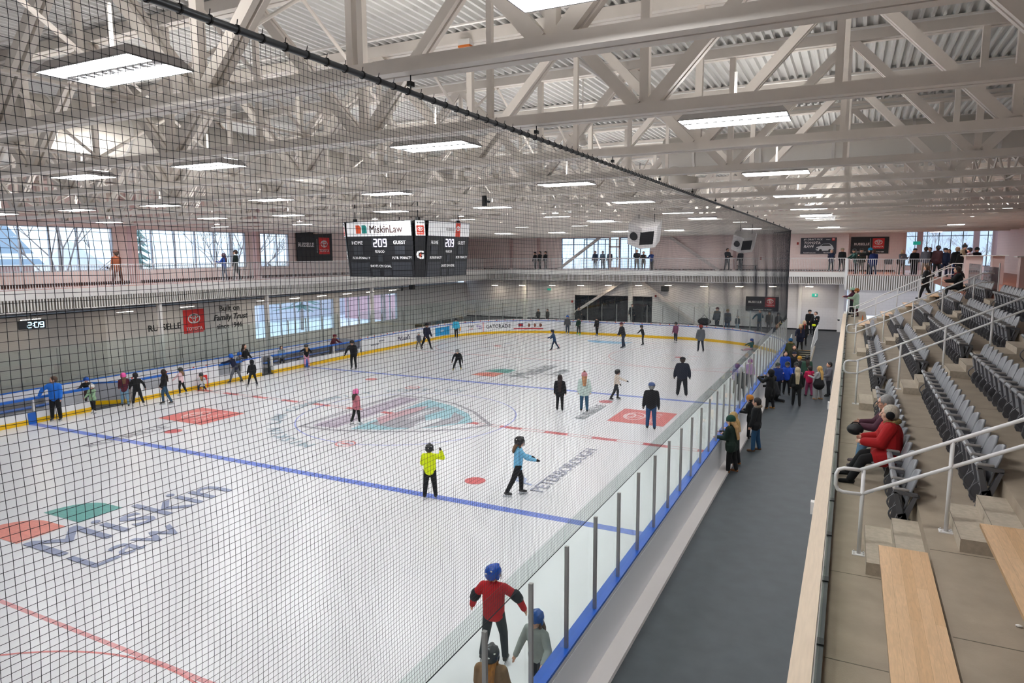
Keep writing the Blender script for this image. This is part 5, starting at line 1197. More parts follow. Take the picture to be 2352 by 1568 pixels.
    # --- shoes / skates
    for (b,c) in ((kL,aL),(kR,aR)):
        sd=(c-b).normalized(); ff=Vector((0,1,0)); ff=(ff-sd*ff.dot(sd)*.8).normalized()
        if abs(sd.z)>.55: ff=Vector((0,math.cos(0),-.0)) if feet!='skate' else Vector((0,.98,-.1))
        m=MB(); hb=.045*H
        if feet=='skate': 
            m.cap_(c-sd*.045*H,c+sd*.0,.034*H,.033*H,8); m.cap_(c+sd*.012*H-ff*.02*H,c+sd*.022*H+ff*.085*H,.028*H,.023*H,8)
        else:
            up_=.07*H if feet=='boot' else .01*H; m.cap_(c-sd*up_,c,.033*H,.03*H,8); m.cap_(c+Vector((0,0,-.012*H))-ff*.018*H,c+Vector((0,0,-.02*H))+ff*.09*H,.026*H,.023*H,8)
        o=remesh(m.build('skate' if feet=='skate' else 'shoe',cloth(feetcol,.5) if feet!='skate' else mat('skate_'+feetcol,feetcol,.35),t,local=True,smooth=True),vs*.9,1)
        if feet=='skate':
            m=MB(); q=c+sd*.06*H; m.bar(q-ff*.045*H+Vector((0,0,.0)),q+ff*.115*H,.012,.028*H*1.1); m.bar(q-ff*.055*H-Vector((0,0,.02*H)),q+ff*.125*H-Vector((0,0,.02*H)),.006,.014*H); m.build('blade',mat('blade_steel','c9ccd0',.25,metal=.8),o,local=True)
    return t
SK='skate'
# ---- on the ice -------------------------------------------------------
person('man in a blue sweatshirt and black trousers leaning one hand on the left rail',(-12.55,-7.05,0),1.75,215,top='1f6fd0',legs='0d0d10',head='hair',hair='4a3526',feet=SK,feetcol='22201f',bulk=1.2,arml=(10,12,10),armr=(5,58,5),headyaw=-60,legw=1.15,lod=2,hipl=(4,2,4),hipr=(2,2,4))
person('small child in a pale green coat and white helmet by the open bench door',(-12.45,-5.58,0),1.18,200,top='8fb08c',legs='0e0f12',head='helmet',headcol='e8e8e6',hair='8a6a4c',feet=SK,feetcol='dfdfe0',coat=.25,arml=(30,10,30),armr=(20,15,30),lod=2,scarf='4a3d38')
person('child in black with a blue helmet standing behind the open bench door',(-13.55,-5.1,.05),1.35,230,top='0e0f12',head='helmet',headcol='1f55b0',hair='b58a5a',arml=(35,30,60),armr=(35,30,60),lod=2,lean=12)
person('girl in a maroon jacket and pink helmet walking by the left boards',(-12.35,-4.2,0),1.45,60,top='571b2c',legs='6f93ad',head='helmet',headcol='e2559c',hair='6b4a30',feet=SK,feetcol='22201f',arml=(25,5,20),armr=(35,15,10),hipl=(14,0,10),hipr=(-10,0,10),lod=2,hlen=.6)
person('child in black jacket and helmet with arm out, beside the girl in pink helmet',(-12.0,-3.85,0),1.42,70,top='0b0c0f',legs='14161c',head='helmet',headcol='1a1b1e',feet=SK,feetcol='d8d8da',arml=(20,10,20),armr=(-5,38,5),hipl=(14,4,12),hipr=(-16,6,12),lod=2,lean=8)
person('dark haired girl in black jacket and torn blue jeans skating along the left side',(-11.15,-3.1,0),1.55,150,top='0c0c0f',legs='33546e',head='hair',hair='2a1b14',hlen=1.0,feet=SK,feetcol='4a423c',arml=(10,6,15),armr=(10,6,15),hipl=(-14,4,8),hipr=(12,4,14),headyaw=-60,lod=2)
person('child in a pink shirt, black trousers and black helmet, hand on the left boards',(-12.35,-1.3,0),1.25,110,top='e8c3c8',legs='0e0e11',head='helmet',headcol='33352f',hair='7a583a',feet=SK,feetcol='d9d9da',arml=(40,25,5),armr=(45,25,5),hipl=(10,3,15),hipr=(-8,3,15),lod=2,hlen=.5)
person('child in a pale top kneeling with one red skate aid by the left boards',(-12.4,-.1,0),1.2,60,top='c9c8ca',legs='1c2740',head='helmet',headcol='2a2b2e',hair='8a6844',feet=SK,feetcol='d23a3a',arml=(60,20,20),armr=(60,20,20),hipl=(70,8,120),hipr=(60,8,130),sit=.30,lod=2,hlen=.8,lean=15)
t=thing('skating_aid','small red skating aid beside the kneeling child','skating aid',(-12.6,.35,0)); MB().tube([(-12.75,.1,.03),(-12.75,.1,.62),(-12.75,.5,.62),(-12.75,.5,.03)],.02,8).build('frame',red,t); MB().box(-12.77,-12.73,.1,.5,.45,.7).build('panel',red,t)
person('boy in a navy jacket, grey trousers and blue helmet leaning over the left rail',(-12.5,2.1,0),1.52,100,top='151c38',legs='5c5f66',head='helmet',headcol='1f62c8',feet=SK,feetcol='17171a',arml=(70,20,5),armr=(10,12,30),hipl=(20,6,5),hipr=(-10,12,5),lean=25,lod=2)
person('child in grey with a blue helmet behind the left rail, arms on it',(-13.5,3.1,.05),1.4,285,top='5d5f66',head='helmet',headcol='2a66c4',arml=(60,20,20),armr=(60,20,20),lean=20,lod=2)
person('child in black with reddish hair facing the left boards, legs apart',(-10.9,1.75,0),1.3,70,top='0d0e13',legs='0e1118',head='hood',headcol='0d0e13',hair='7c2a24',feet=SK,feetcol='8d8f92',hipl=(4,14,6),hipr=(-4,10,6),arml=(10,14,10),armr=(10,14,10),lod=2)
person('girl in a black jacket, pink trousers and dark helmet beside the farther low boards',(-12.6,7.5,0),1.32,60,top='0e0e11',legs='e5a3bd',head='helmet',headcol='3c4248',hair='b58a5a',feet=SK,feetcol='5c5448',arml=(60,30,10),armr=(-10,35,70),lod=2,hlen=.7)
person('man in dark jacket and helmet bending forward near the farther blue line',(-9.65,8.25,0),1.68,200,top='17191d',legs='0f1013',head='helmet',headcol='17181b',feet=SK,feetcol='3a3a3c',lean=18,arml=(25,22,10),armr=(25,28,10),bulk=1.1,hipl=(14,2,18),hipr=(6,2,18),gloves='101012',lod=2)
person('man in a navy jacket and black beanie striding near the far left corner',(-10.5,17.3,0),1.8,250,top='121a33',legs='0e0f12',head='beanie',headcol='111114',feet=SK,feetcol='17171a',hipl=(20,3,6),hipr=(-22,3,6),bulk=1.12,arml=(14,8,20),armr=(10,12,20),lod=2,lean=6)
person('small child in grey holding on beside the striding man in navy',(-10.9,16.9,0),1.15,250,top='4f545e',legs='6c6b66',head='helmet',headcol='c9c9cb',feet=SK,feetcol='2a2a2c',hipl=(15,3,6),hipr=(-12,3,6),lod=2)
person('child in a cyan and white hockey jersey near the cyan advert',(-12.0,23.9,0),1.48,190,top='49c3e6',legs='101114',head='helmet',headcol='111214',feet=SK,feetcol='101012',bulk=1.18,arml=(5,22,5),armr=(5,18,10),lod=2)
person('child in black crouched low and skating fast towards the camera side',(-3.7,10.35,0),1.42,205,top='111214',legs='0e0f11',head='helmet',headcol='8f9190',feet=SK,feetcol='9a8a3a',lean=48,hipl=(42,4,62),hipr=(12,18,20),arml=(15,22,15),armr=(-15,30,35),lod=2,gloves='141416')
person('girl in a pink and maroon checked jacket and pink helmet at the crest',(-.9,-2.25,0),1.33,-10,top='c87884',legs='0e0e11',head='helmet',headcol='e36aa0',hair='3c2a20',hlen=.5,feet=SK,feetcol='e2e2e4',coat=.22,arml=(12,14,10),armr=(-6,12,10),hipl=(-10,0,12),hipr=(8,0,6),lod=1,armcol='7a2a36')
person('skater in a bright yellow jersey raising one hand to the helmet',(6.35,-8.0,0),1.45,20,top='e2f20a',legs='101115',head='helmet',headcol='17181b',hair='7a5a3c',feet=SK,feetcol='1c1b1b',bulk=1.12,arml=(14,16,50),armr=(58,50,140,-10),hipl=(-2,3,3),hipr=(3,3,3),lod=1,gloves='18181a',legw=1.1)
person('skater in a light blue jacket and black helmet gliding to the right',(8.45,-6.75,0),1.6,305,top='78bfe4',legs='0b0b0e',head='helmet',headcol='1c1d20',hair='6a4c30',feet=SK,feetcol='3a3a3a',hipl=(16,4,14),hipr=(-24,4,4),arml=(30,10,45),armr=(45,8,30),gloves='0d0d0f',lod=1,hlen=.3,lean=4)
person('woman in black with long dark hair seen from behind near the farther blue line',(5.55,3.35,0),1.5,15,top='0d0e11',legs='0e0e10',head='hair',hair='23120e',hlen=1.6,feet=SK,feetcol='101012',coat=.3,arml=(4,12,5),armr=(4,12,5),lod=1)
person('woman in a pastel jacket and pink pom pom hat seen from behind',(6.55,3.65,0),1.62,20,top='c7dcd6',legs='2e5a78',head='beanie',headcol='c98a92',extra='pom',hair='b5835a',hlen=.7,feet=SK,feetcol='17171a',coat=.25,arml=(4,10,5),armr=(4,12,5),bulk=1.1,lod=1)
person('child in a cream sweater and black helmet skating with one arm out',(7.05,6.5,0),1.36,300,top='e6dacb',legs='22262b',head='helmet',headcol='1b1c1f',feet=SK,feetcol='17171a',hipl=(20,8,18),hipr=(-22,14,8),arml=(20,10,10),armr=(62,30,8),gloves='101012',lod=1,lean=6)
person('large man in a navy jacket seen from behind at the farther blue line',(9.6,8.65,0),1.78,15,top='131a2c',legs='121317',head='cap',headcol='1a1b1f',feet=SK,feetcol='17171a',bulk=1.35,arml=(6,20,8),armr=(6,20,8),hipl=(3,4,4),hipr=(-3,4,4),gloves='141416',lod=1,legw=1.15,nod=10)
person('man in black jacket, jeans and blue cap seen from behind at the red square',(9.9,1.95,0),1.74,15,top='0e0f12',legs='1f4a78',head='cap',headcol='4a5f8c',hair='8a8a86',feet=SK,feetcol='1a1a1a',bulk=1.1,arml=(4,14,6),armr=(4,12,6),gloves='141416',lod=1)
person('child in a blue jacket skating left in the far zone',(-2.0,20.7,0),1.38,110,top='1d3f63',legs='14263f',head='helmet',headcol='1b1c1f',feet=SK,feetcol='141416',lean=16,hipl=(22,2,10),hipr=(-18,6,14),arml=(40,12,30),armr=(10,12,40),coat=.15,lod=2)
person('child in grey with a blue helmet at the far boards',(-4.7,29.9,0),1.5,190,top='4f5054',legs='3c4654',head='helmet',headcol='2a5aa8',feet=SK,feetcol='d6d6d8',arml=(4,14,5),armr=(4,14,5),lod=2)
person('child in dark green with bright green skates at the far boards',(-3.7,29.95,0),1.38,170,top='123526',legs='20211f',head='helmet',headcol='141517',feet=SK,feetcol='3fe08a',hipl=(10,6,6),hipr=(-8,8,6),arml=(25,12,30),armr=(8,12,10),lod=2)
person('child all in black at the far boards, right of the child in green',(-2.1,29.95,0),1.42,160,top='0e0e10',legs='0e0e10',head='helmet',headcol='141517',feet=SK,feetcol='8a8a8c',lod=2)
person('man in a maroon cap, dark jacket and blue trousers at the goal crease',(2.05,23.8,0),1.76,130,top='17181d',legs='27344a',head='cap',headcol='5c1a2a',hair='8a7a6a',feet=SK,feetcol='141416',bulk=1.2,lean=14,hipl=(14,2,14),hipr=(-8,4,8),arml=(25,6,20),armr=(10,6,20),lod=2,legw=1.1)
person('child in black with arms spread to balance in the far zone',(2.95,25.8,0),1.4,110,top='0f0f12',legs='0f0f12',head='helmet',headcol='33363a',feet=SK,feetcol='1a1a1c',lean=14,arml=(-30,30,20),armr=(40,25,5),hipl=(8,2,12),hipr=(4,2,12),lod=2)
person('child in a pink and black patterned jacket near the far boards',(4.8,28.2,0),1.45,160,top='7d4160',legs='2b3342',head='helmet',headcol='17181b',feet=SK,feetcol='d6d6d8',gloves='c23a5c',lod=2)
person('adult in a grey coat and red hat skating away in the far zone',(7.45,24.1,0),1.74,30,top='60656c',legs='1b2433',head='beanie',headcol='9a3226',feet=SK,feetcol='2a2a2c',coat=.3,hipl=(8,0,8),hipr=(-10,0,8),arml=(6,14,6),armr=(6,14,6),lod=2)
person('fallen child in teal and blue helmet sitting in the far right corner',(10.5,26.6,0),1.35,120,top='145a55',legs='e0b3c0',head='helmet',headcol='23438f',hair='3a2a20',feet=SK,feetcol='2a2426',hipl=(85,8,10),hipr=(80,8,15),sit=.1,arml=(70,25,0),armr=(60,40,0),lod=2,hlen=.6)
person('skater in red sweater, black elbow pads and blue helmet, arms out, nearest the glass',(11.5,-13.95,0),1.58,12,top='b8121c',legs='22292e',head='helmet',headcol='134aa8',hair='6a4c30',feet=SK,feetcol='17181a',bulk=1.08,arml=(10,38,10),armr=(12,58,-5),hipl=(8,6,20),hipr=(10,6,22),band='1b1e22',lod=0,headyaw=-35,collar=False,gloves=None)
person('girl in a grey sweatshirt and blue helmet leaning an arm on the near boards',(12.6,-14.62,0),1.40,168,top='9aa09c',legs='171a26',head='helmet',headcol='134fa0',hair='5b3a26',hlen=1.3,feet=SK,feetcol='d8d8da',arml=(10,24,55),armr=(15,20,15),lean=6,headyaw=8,nod=-4,lod=0,extra='noface',collar=False)
person('girl with long auburn hair and black helmet at the bottom edge of the photo',(12.44,-15.8,0),1.42,15,top='8a6a4a',legs='1c1c20',head='helmet',headcol='2a2c30',hair='a8691c',hlen=1.9,feet=SK,feetcol='d8d8da',coat=.4,bulk=1.15,arml=(15,10,30),armr=(15,10,30),lod=0)
person('child in pastel with a dark pink helmet seen through the near glass',(11.85,10.3,0),1.38,10,top='b0a3bd',legs='6f6c60',head='helmet',headcol='9a5a70',feet=SK,feetcol='5c5a50',lod=2,coat=.15,hipl=(-4,3,4),hipr=(8,6,8))
person('skater in dark grey seen through the near glass, beyond the child in pastel',(12.3,8.6,0),1.5,20,top='3c4043',legs='26282b',head='helmet',headcol='c9c9cb',feet=SK,feetcol='3a3a3a',lod=2)
person('child in pink and blue seen through the near glass, next to the crowd',(12.2,12.2,0),1.35,200,top='b586b8',legs='4a4a58',head='helmet',headcol='b04aa8',feet=SK,feetcol='3a3a3a',lod=2)
# ---- behind the left boards -------------------------------------------
person('woman in a black leather jacket standing in the gap between the left benches',(-14.1,4.2,.02),1.68,280,top='1b1c20',legs='101012',head='hair',hair='2a1b14',hlen=1.4,arml=(20,10,20),armr=(40,30,110),lod=2)
person('child in a grey jacket with dark hair standing at the farther bench',(-13.8,6.7,.02),1.3,250,top='8f9fab',legs='1c1c20',head='hair',hair='2a1b14',hlen=1.0,lod=2,bulk=1.1)
person('person in a maroon jacket and cap leaning over the farther bench rail',(-13.7,11.0,.02),1.6,270,top='5a1626',legs='3a3c40',head='cap',headcol='7a2233',lean=28,arml=(50,10,30),armr=(50,10,30),lod=2)
# ---- behind the far boards --------------------------------------------
for (x,y,h,yw,tp,lg,hd,hcol,lab,kw) in (
 (6.97,33.2,1.85,150,'3f4650','1b2230','cap','5a3030','big man in a dark grey jacket standing behind the far boards',dict(bulk=1.3)),
 (7.75,33.4,1.7,190,'4a535e','3f6486','cap','a98a3a','man in a slate coat, tan cap and jeans behind the far boards',dict(coat=.35)),
 (8.5,33.6,1.22,190,'3f474f','7f99ab','hair','3a2a20','child in a grey top and pale jeans behind the far boards',{}),
 (10.1,34.3,1.68,170,'1c5468','50586a','hair','5a4030','person in teal jacket, one arm out, behind the far boards below the banner',dict(armr=(20,50,5),arml=(30,20,110))),
 (10.85,34.0,1.62,180,'4b453c','5e5a58','hood','4b453c','person in an olive hooded coat behind the far boards, right of the teal jacket',dict(coat=.4,fur='8a7a5c')),
 (11.6,33.2,1.56,190,'3d3a36','3a3a3a','hood','3d3a36','person in a dark hooded coat at the far right corner of the glass',dict(coat=.5,fur='4a4238')),
 (-8.6,32.6,1.3,180,'2a2a2c','1a1a1c','hair','2a1b14','person in a dark jacket seated low behind the far boards, left one',{}),
 (-7.75,32.7,1.3,180,'34312b','1a1a1c','hair','4a3a2a','person in a brown jacket seated low behind the far boards, right one',{}),
 (-4.2,31.3,1.68,190,'141416','141416','hair','3a2a20','person in black leaning on the far boards behind the child in grey',dict(lean=10,arml=(45,20,40),armr=(45,20,40))),
 (-.9,35.9,1.75,180,'17181b','141416','hair','2a1b14','person in black walking before the tinted windows, right of the column',dict(hipl=(18,0,4),hipr=(-18,0,4)))):
    person(lab,(x,y,.5),h,yw,top=tp,legs=lg,head=hd,headcol=hcol,lod=2,**kw)
t=thing('sports_bag','large black sports bag held by the big man behind the far boards','bag',(5.9,33.5,.5)); m=MB(); m.ell((5.9,33.5,1.2),(.55,.25,.3),14,8); m.build('bag_body',mat('bag_black','121316',.7),t,smooth=True); MB().tube([(5.6,33.5,1.4),(5.9,33.5,1.75),(6.2,33.5,1.4)],.02,6).build('strap',blackm,t); MB().box(5.6,6.2,33.3,33.7,.5,.92).build('stand',darkm,t)
# lobby silhouettes
for i,(x,y,tp,l) in enumerate(((-5.6,39.2,'1f3a52','left'),(-4.9,39.4,'27445c','middle'),(-4.1,39.1,'1b2f42','right'))): person('person in dark blue standing inside the upper lobby, %s of three'%l,(x,y,ZG),1.7,180,top=tp,legs='1b2a3a',lod=2)
# ---- galleries ---------------------------------------------------------
G=ZG
gal=[((-15.75,-1.85),1.7,100,'8a4a2e','5a3022','cap','5a3a30','man in a brown hooded jacket walking on the left gallery',dict(hipl=(12,0,4),hipr=(-14,0,4),coat=.2)),
 ((-15.8,4.6),1.56,110,'1b3f8a','2a3550','hair','3a2230','woman in a blue jacket on the left gallery',dict(hlen=1.0,arml=(30,5,80),armr=(30,5,80))),
 ((-15.8,5.45),1.74,120,'10211f','1a1a1e','hair','2a1b14','man in a black jacket over a white shirt on the left gallery',dict(hipl=(10,0,4),hipr=(-10,0,4),scarf='e0e0e2')),
 ((-9.75,35.5),1.7,150,'1a1b20','1b1b1f','hair','2a2a2a','man in black, middle of three walking on the far gallery',dict(hipl=(12,0,4),hipr=(-12,0,4))),
 ((-9.2,35.6),1.7,150,'14151a','1b1b1f','cap','17181b','person in black cap, right of three walking on the far gallery',dict(hipl=(14,0,4),hipr=(-14,0,4))),
 ((-10.2,35.4),1.62,150,'17181d','1b1b1f','cap','17181b','person in black cap, left of three walking on the far gallery',{}),
 ((-.4,35.35),1.78,190,'1d2328','2a2a2e','hair','9a9a96','grey haired man in dark jacket at the far gallery railing',dict(arml=(30,5,90),armr=(30,5,90))),
 ((.2,35.35),1.62,190,'1c1a1c','3a3a44','hair','2a1b14','person in black at the far gallery railing, beside the grey haired man',dict(arml=(30,5,95),armr=(30,5,95))),
 ((.95,35.35),1.64,160,'1c3a80','1c1c22','bald','caa','bald man in a blue jacket leaning on the far gallery railing',dict(arml=(40,5,60),armr=(40,5,60),lean=10)),
 ((7.25,35.45),1.82,220,'101114','101114','hair','3a2a20','man in black at the far gallery, left of two talking',dict(arml=(20,5,70),armr=(20,5,70))),
 ((8.3,35.45),1.72,150,'101114','15161a','hair','2a1b14','man in black at the far gallery, right of two talking',dict()),
 ((15.05,35.45),1.68,180,'17203a','1b1c22','hair','c9c4bc','white haired man in navy at the far right gallery railing',dict(arml=(30,5,80),armr=(30,5,80),coat=.15)),
 ((15.8,35.45),1.78,190,'101114','17181c','cap','a39a82','man in black with a pale cap at the far right gallery railing',{}),
 ((16.75,30.5),1.7,120,'15443f','17181c','cap','15181c','man in a teal jacket and dark cap leaning on the railing corner',dict(lean=15,arml=(45,5,20),armr=(45,5,20),coat=.2)),
 ((17.05,29.0),1.7,180,'33342c','6a6358','cap','2a2a2c','man in olive with a cap standing behind the platform railing',dict(bulk=1.15)),
 ((17.55,27.9),1.72,60,'101218','1a1b22','beanie','1f8ab8','person in black with a bright blue beanie on the platform',dict(arml=(70,20,20),armr=(20,10,40))),
 ((17.75,27.2),1.62,20,'16255c','22304e','hair','4a2a1c','person in a navy hooded coat seen from behind on the platform',dict(coat=.3,bulk=1.15)),
 ((19.45,28.2),1.6,200,'6c6e78','6a625c','hair','c9a878','blonde woman in grey with folded arms on the platform',dict(hlen=.5,arml=(20,5,95),armr=(20,5,95))),
 ((20.15,28.5),1.68,170,'17181c','1a1b22','cap','3a3c40','person in black and grey cap behind the blonde woman',{}),
 ((20.2,30.2),1.56,150,'1a1c24','1a1b22','hair','1a1414','dark haired woman near the upper right window',dict(hlen=.8)),
 ((20.65,27.2),1.76,20,'6d707a','a08c74','hair','3a2a20','man in a grey hooded sweatshirt seen from behind on the concourse',dict(bulk=1.2)),
 ((21.0,28.8),1.74,160,'15171d','1a1b22','hair','1a1414','man in black before the upper right window, between grey and maroon',{}),
 ((21.05,24.6),1.82,30,'35141a','15161c','hair','1f1613','tall man in a maroon jacket seen from behind on the concourse',dict(bulk=1.2,coat=.15)),
 ((21.6,26.2),1.68,200,'1f2c48','1a2340','cap','1b1c20','person in navy with cap facing the camera on the concourse',{}),
 ((22.15,29.6),1.62,170,'a8a6b4','8a8890','hair','5a4838','woman in a pale grey coat on the concourse',dict(hlen=.6,coat=.4)),
 ((21.8,22.6),1.72,20,'101418','12254e','hair','a8886a','man with short fair hair in black seen from behind on the concourse',dict(bulk=1.2)),
 ((21.95,21.9),1.6,30,'14181a','12254e','hair','c9b89a','blonde woman in a dark coat in front of the fair haired man',dict(coat=.4,bulk=1.2,hlen=.4)),
 ((22.5,25.6),1.86,200,'101216','15161c','beanie','3a3c40','tall person in black with a pom pom hat on the concourse',dict(extra='pom')),
 ((22.65,23.8),1.7,60,'a99aa0','1c1f2c','cap','141a2c','person in grey and red with a dark cap behind the white counter',dict(scarf='8a2a34',arml=(50,5,40),armr=(50,5,40),lean=12)),
 ((23.4,27.6),1.7,200,'1a1c22','1c1f2c','beanie','33363c','person in black with grey hat at the right of the concourse group',{}),
 ((23.0,10.1),1.66,90,'15161a','15161a','hair','c9a04a','blonde person in black holding a phone at the right edge of the photo',dict(arml=(60,5,40),armr=(60,5,40),hlen=.6))]
for (xy,h,yw,tp,lg,hd,hcol,lab,kw) in gal:
    person(lab,(xy[0],xy[1],G),h,yw,top=tp,legs=lg,head=hd,headcol=hcol if hd not in('hair','bald') else '15161a',hair=hcol if hd=='hair' else '3a2a20',lod=2,**kw)
# ---- walkway ------------------------------------------------------------
WK=[((13.8,33.6),.5,1.84,200,dict(top='0d0d10',legs='0d0d10',head='cap',headcol='15151a',bulk=1.2),'man in black with a cap standing in the far corridor'),
 ((14.3,31.9),.5,1.84,160,dict(top='0e0f12',legs='0e0e11',head='hair',hair='1f1613',scarf='e8e8ea',arml=(20,6,100),armr=(20,6,60),bulk=1.15),'man in black with a yellow pouch in the far corridor, right of the capped man'),
 ((13.75,24.15),.5,1.62,195,dict(top='141830',legs='101012',head='hair',hair='d9bd8a',hlen=.7,coat=.6,scarf='8a5a30',armr=(25,25,20),bulk=1.1),'blonde woman in a navy coat and brown scarf at the top of the stairs'),
 ((13.85,26.4),.5,1.66,195,dict(top='101013',legs='101012',head='hair',hair='d9c49a',hlen=.4,fur='c9b08a',coat=.6,scarf='a02a2a',bulk=1.1),'fair haired woman in a black fur collared coat behind the woman with the scarf'),
 ((15.8,11.75),0,1.58,110,dict(top='66656e',legs='23252c',head='hair',hair='191314',hlen=0,feetcol='141416',bulk=1.2,arml=(15,6,60),armr=(15,6,60)),'woman in a grey puffer jacket standing alone by the stand wall'),
 ((15.42,10.7),0,1.52,60,dict(top='9b9a9e',legs='8c8a8c',head='hair',hair='c9a05c',hlen=1.4,coat=.0,feetcol='9a6a3c',arml=(25,6,80),armr=(25,6,80)),'girl with long blonde hair in grey with a black coat round her waist'),
 ((14.98,11.35),0,1.4,30,dict(top='b8174c',legs='7f2f52',head='hair',hair='1b1314',feetcol='141416',arml=(20,6,60),armr=(20,6,60),bulk=1.1),'child in a pink and black jacket seen from behind in the crowd'),
 ((14.6,8.85),0,1.68,10,dict(top='0d0d0f',legs='101012',head='hair',hair='b3a386',hlen=1.3,feetcol='101012',coat=.15),'woman in black with long ash blonde hair, back to the camera'),
 ((13.75,9.3),0,1.62,60,dict(top='1c1d22',legs='141519',head='hair',hair='1c1412',lean=20,hipl=(85,6,120),hipr=(30,10,115),sit=.42,arml=(60,5,20),armr=(60,10,10)),'man in dark grey crouching on one knee beside the near boards'),
 ((13.6,7.75),0,1.66,60,dict(top='0e0e10',legs='0f0f12',head='hood',hair='1c1412',coat=.75,feetcol='a06a2c',bulk=1.15,arml=(55,10,70),armr=(55,10,70)),'photographer in a long black hooded coat and tan boots by the near boards'),
 ((13.6,11.0),0,1.5,200,dict(top='12307a',legs='101218',head='helmet',headcol='1f2a24',bulk=1.15),'child in a dark blue jacket and black and green helmet by the near boards'),
 ((14.0,11.3),0,1.52,190,dict(top='1a47b8',legs='101218',head='helmet',headcol='1b1c20',arml=(25,6,80),armr=(25,6,80)),'child in a bright blue sweatshirt and black helmet in the crowd'),
 ((13.65,14.4),0,1.62,200,dict(top='1644b0',legs='101218',head='hair',hair='1f1412',hlen=1.2,bulk=1.1),'dark haired woman in a royal blue jacket behind the children'),
 ((13.45,20.4),0,1.6,15,dict(top='3f4528',legs='1a1a1e',head='beanie',headcol='1c5a8c',fur='9a7a44',bulk=1.2),'person in an olive parka and blue beanie watching the ice'),
 ((13.85,17.6),0,1.56,195,dict(top='2b2a22',legs='101218',head='hair',hair='3a1a18',hlen=1.0,bulk=1.1),'smiling woman with dark red hair in an olive black jacket'),
 ((14.75,13.6),0,1.55,10,dict(top='2f4f40',legs='15171a',head='helmet',headcol='16171a',hair='3a2620',hlen=.8,bulk=1.15),'child in a green jacket and black helmet seen from behind'),
 ((14.05,14.9),0,1.55,190,dict(top='15161b',legs='101218',head='cap',headcol='1b1e38',bulk=1.1),'person in black with a navy cap in the middle of the crowd'),
 ((14.35,14.2),0,1.42,150,dict(top='1b1b1f',legs='101218',head='beanie',headcol='b8862a'),'person with a mustard beanie in the middle of the crowd'),
 ((14.38,11.4),0,1.45,170,dict(top='1c3f9a',legs='101218',head='helmet',headcol='1a1b1e',feet=SK,feetcol='2a2a2c'),'child in a blue vest and black helmet wearing skates in the crowd'),
 ((13.5,2.35),0,1.55,75,dict(top='0d0d10',legs='101014',head='beanie',headcol='b8762a',coat=.4,lean=8,arml=(12,8,75),armr=(12,8,75),feetcol='141416'),'person in a black coat and orange beanie leaning on the near boards'),
 ((13.85,.75),0,1.8,85,dict(top='0e0f13',legs='234a6c',head='hair',hair='1f1613',fur='8a7a6a',extra='glasses',feet='shoe',feetcol='5a3a20',coat=.2,bulk=1.15),'man in glasses with a fur collared black coat and blue jeans'),
 ((13.48,-2.0),0,1.72,75,dict(top='12261d',legs='0e0e10',head='beanie',headcol='0f3a2c',hair='b08a5a',hlen=1.2,coat=.3,feet='shoe',feetcol='7a4a24',lean=6,bulk=1.2,arml=(12,8,75),armr=(12,8,75)),'woman in a dark green coat and green beanie leaning on the near boards'),
 ((13.45,-1.2),0,1.68,75,dict(top='111113',legs='101014',head='hair',hair='b5935c',hlen=1.0,feetcol='8a5528',lean=8,arml=(12,8,75),armr=(12,8,75)),'blonde woman in black beyond the woman in the green beanie')]
for (xy,z,h,yw,kw,lab) in WK: person(lab,(xy[0],xy[1],z),h,yw,lod=1 if xy[1]<12 else 2,**kw)
# ---- in the stand --------------------------------------------------------
zA=ROWZ[0]
person('woman in pale green puffer coat and orange beanie at the far front row end',(16.85,21.9,zA),1.62,80,top='96a890',legs='4a2024',head='beanie',headcol='9a5a20',coat=.65,bulk=1.15,arml=(40,5,50),armr=(40,5,50),lod=2,hair='5a2a1c')
person('woman in maroon with a pale green beanie leaning on the front guard',(16.62,23.3,zA),1.6,80,top='4a1a2c',legs='1c1c20',head='beanie',headcol='8fae94',hair='3a1a18',hlen=1.2,arml=(45,5,45),armr=(45,5,45),lod=2)
person('woman in black walking down the farthest aisle',(19.75,15.2,ROWZ[3]+.16),1.62,85,top='0d0d10',legs='101014',head='hair',hair='4a3424',hlen=1.0,coat=.45,bulk=1.15,hipl=(20,0,8),hipr=(-16,0,10),lod=2)
person('woman in a black coat with red scarf sitting in the top row',(20.55,10.55,ROWZ[4]),1.66,90,top='0e0e11',legs='0f0f12',head='hair',hair='2a1a16',scarf='7a1c20',hipl=(80,4,80),hipr=(80,4,80),sit=.52,arml=(35,5,50),armr=(35,5,50),bulk=1.25,hlen=.5,lod=2,lean=8)
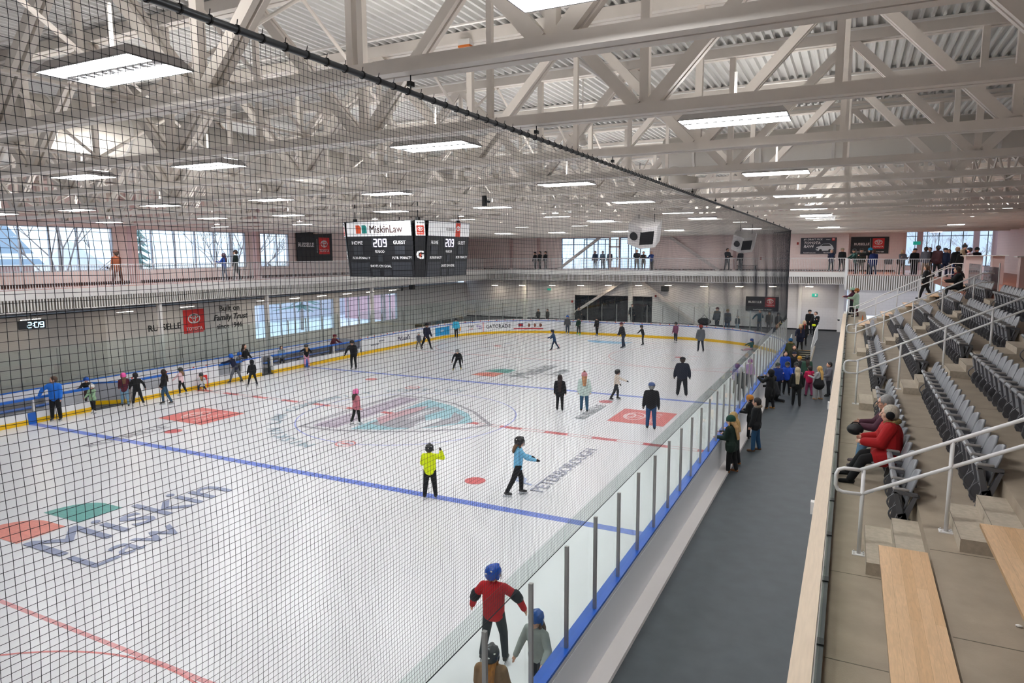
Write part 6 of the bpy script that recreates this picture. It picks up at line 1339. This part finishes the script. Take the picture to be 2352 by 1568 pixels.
person('woman in red fur hooded coat and black earmuffs sitting in the front row',(17.22,-10.82,zA),1.64,90,top='a30a10',legs='0c0c0f',head='earmuff',hair='b3a898',fur='8a7448',hipl=(78,6,52),hipr=(80,3,50),sit=.50,arml=(28,8,58,-20),armr=(30,8,60,-25),bulk=1.36,coat=.35,lod=0,lean=4,feetcol='101012',skin='e0b49c')
person('grey haired woman in a purple jacket sitting beyond the woman in red',(17.22,-9.82,zA),1.6,90,top='4a2434',legs='5d7f9c',head='hair',hair='8f8c8a',fur='4a3a22',extra='glasses',hipl=(80,6,70),hipr=(80,3,72),sit=.50,arml=(35,6,55,-20),armr=(38,6,55,-25),bulk=1.15,lod=0,lean=6,feetcol='5a4a50',feet='shoe')
t=thing('handbag','black handbag on the lap of the grey haired woman','bag',(16.72,-9.9,zA+.6)); m=MB(); m.ell((16.7,-10.0,zA+.68),(.14,.17,.10),14,9); remesh(m.build('bag_body',mat('bag_black','121316',.6),t,smooth=True),.012); MB().tube([(16.62,-10.0,zA+.75),(16.66,-10.0,zA+.8),(16.74,-10.0,zA+.8),(16.78,-10.0,zA+.75)],.012,6).build('strap',blackm,t)
t=thing('waist_coat','black coat tied round the waist of the girl with long blonde hair','coat',(15.42,10.7,.6)); m=MB(); m.cap_((15.42,10.7,.98),(15.42,10.68,.72),.17,.26,14); remesh(m.build('cloth',cloth('0e0e11'),t,smooth=True),.02)
t=thing('hip_pouch','bright yellow pouch on the man in the far corridor','pouch',(14.2,31.65,1.35)); m=MB(); m.ell((14.22,31.66,1.42),(.15,.06,.09),10,7); m.build('pouch_body',mat('hi_vis','e2f20a',.6),t,smooth=True); MB().box(14.1,14.34,31.7,31.74,1.42,1.46).build('belt',blackm,t)
t=thing('camera','black camera held by the photographer in the long coat','camera',(13.25,7.95,1.3)); MB().box(13.2,13.32,7.9,8.02,1.3,1.4).build('body',blackm,t); MB().tube([(13.2,7.96,1.35),(13.08,8.0,1.35)],.04,10).build('lens',darkm,t)

flush_text()
for o in bpy.data.objects:
    if '_w' in o: del o['_w']
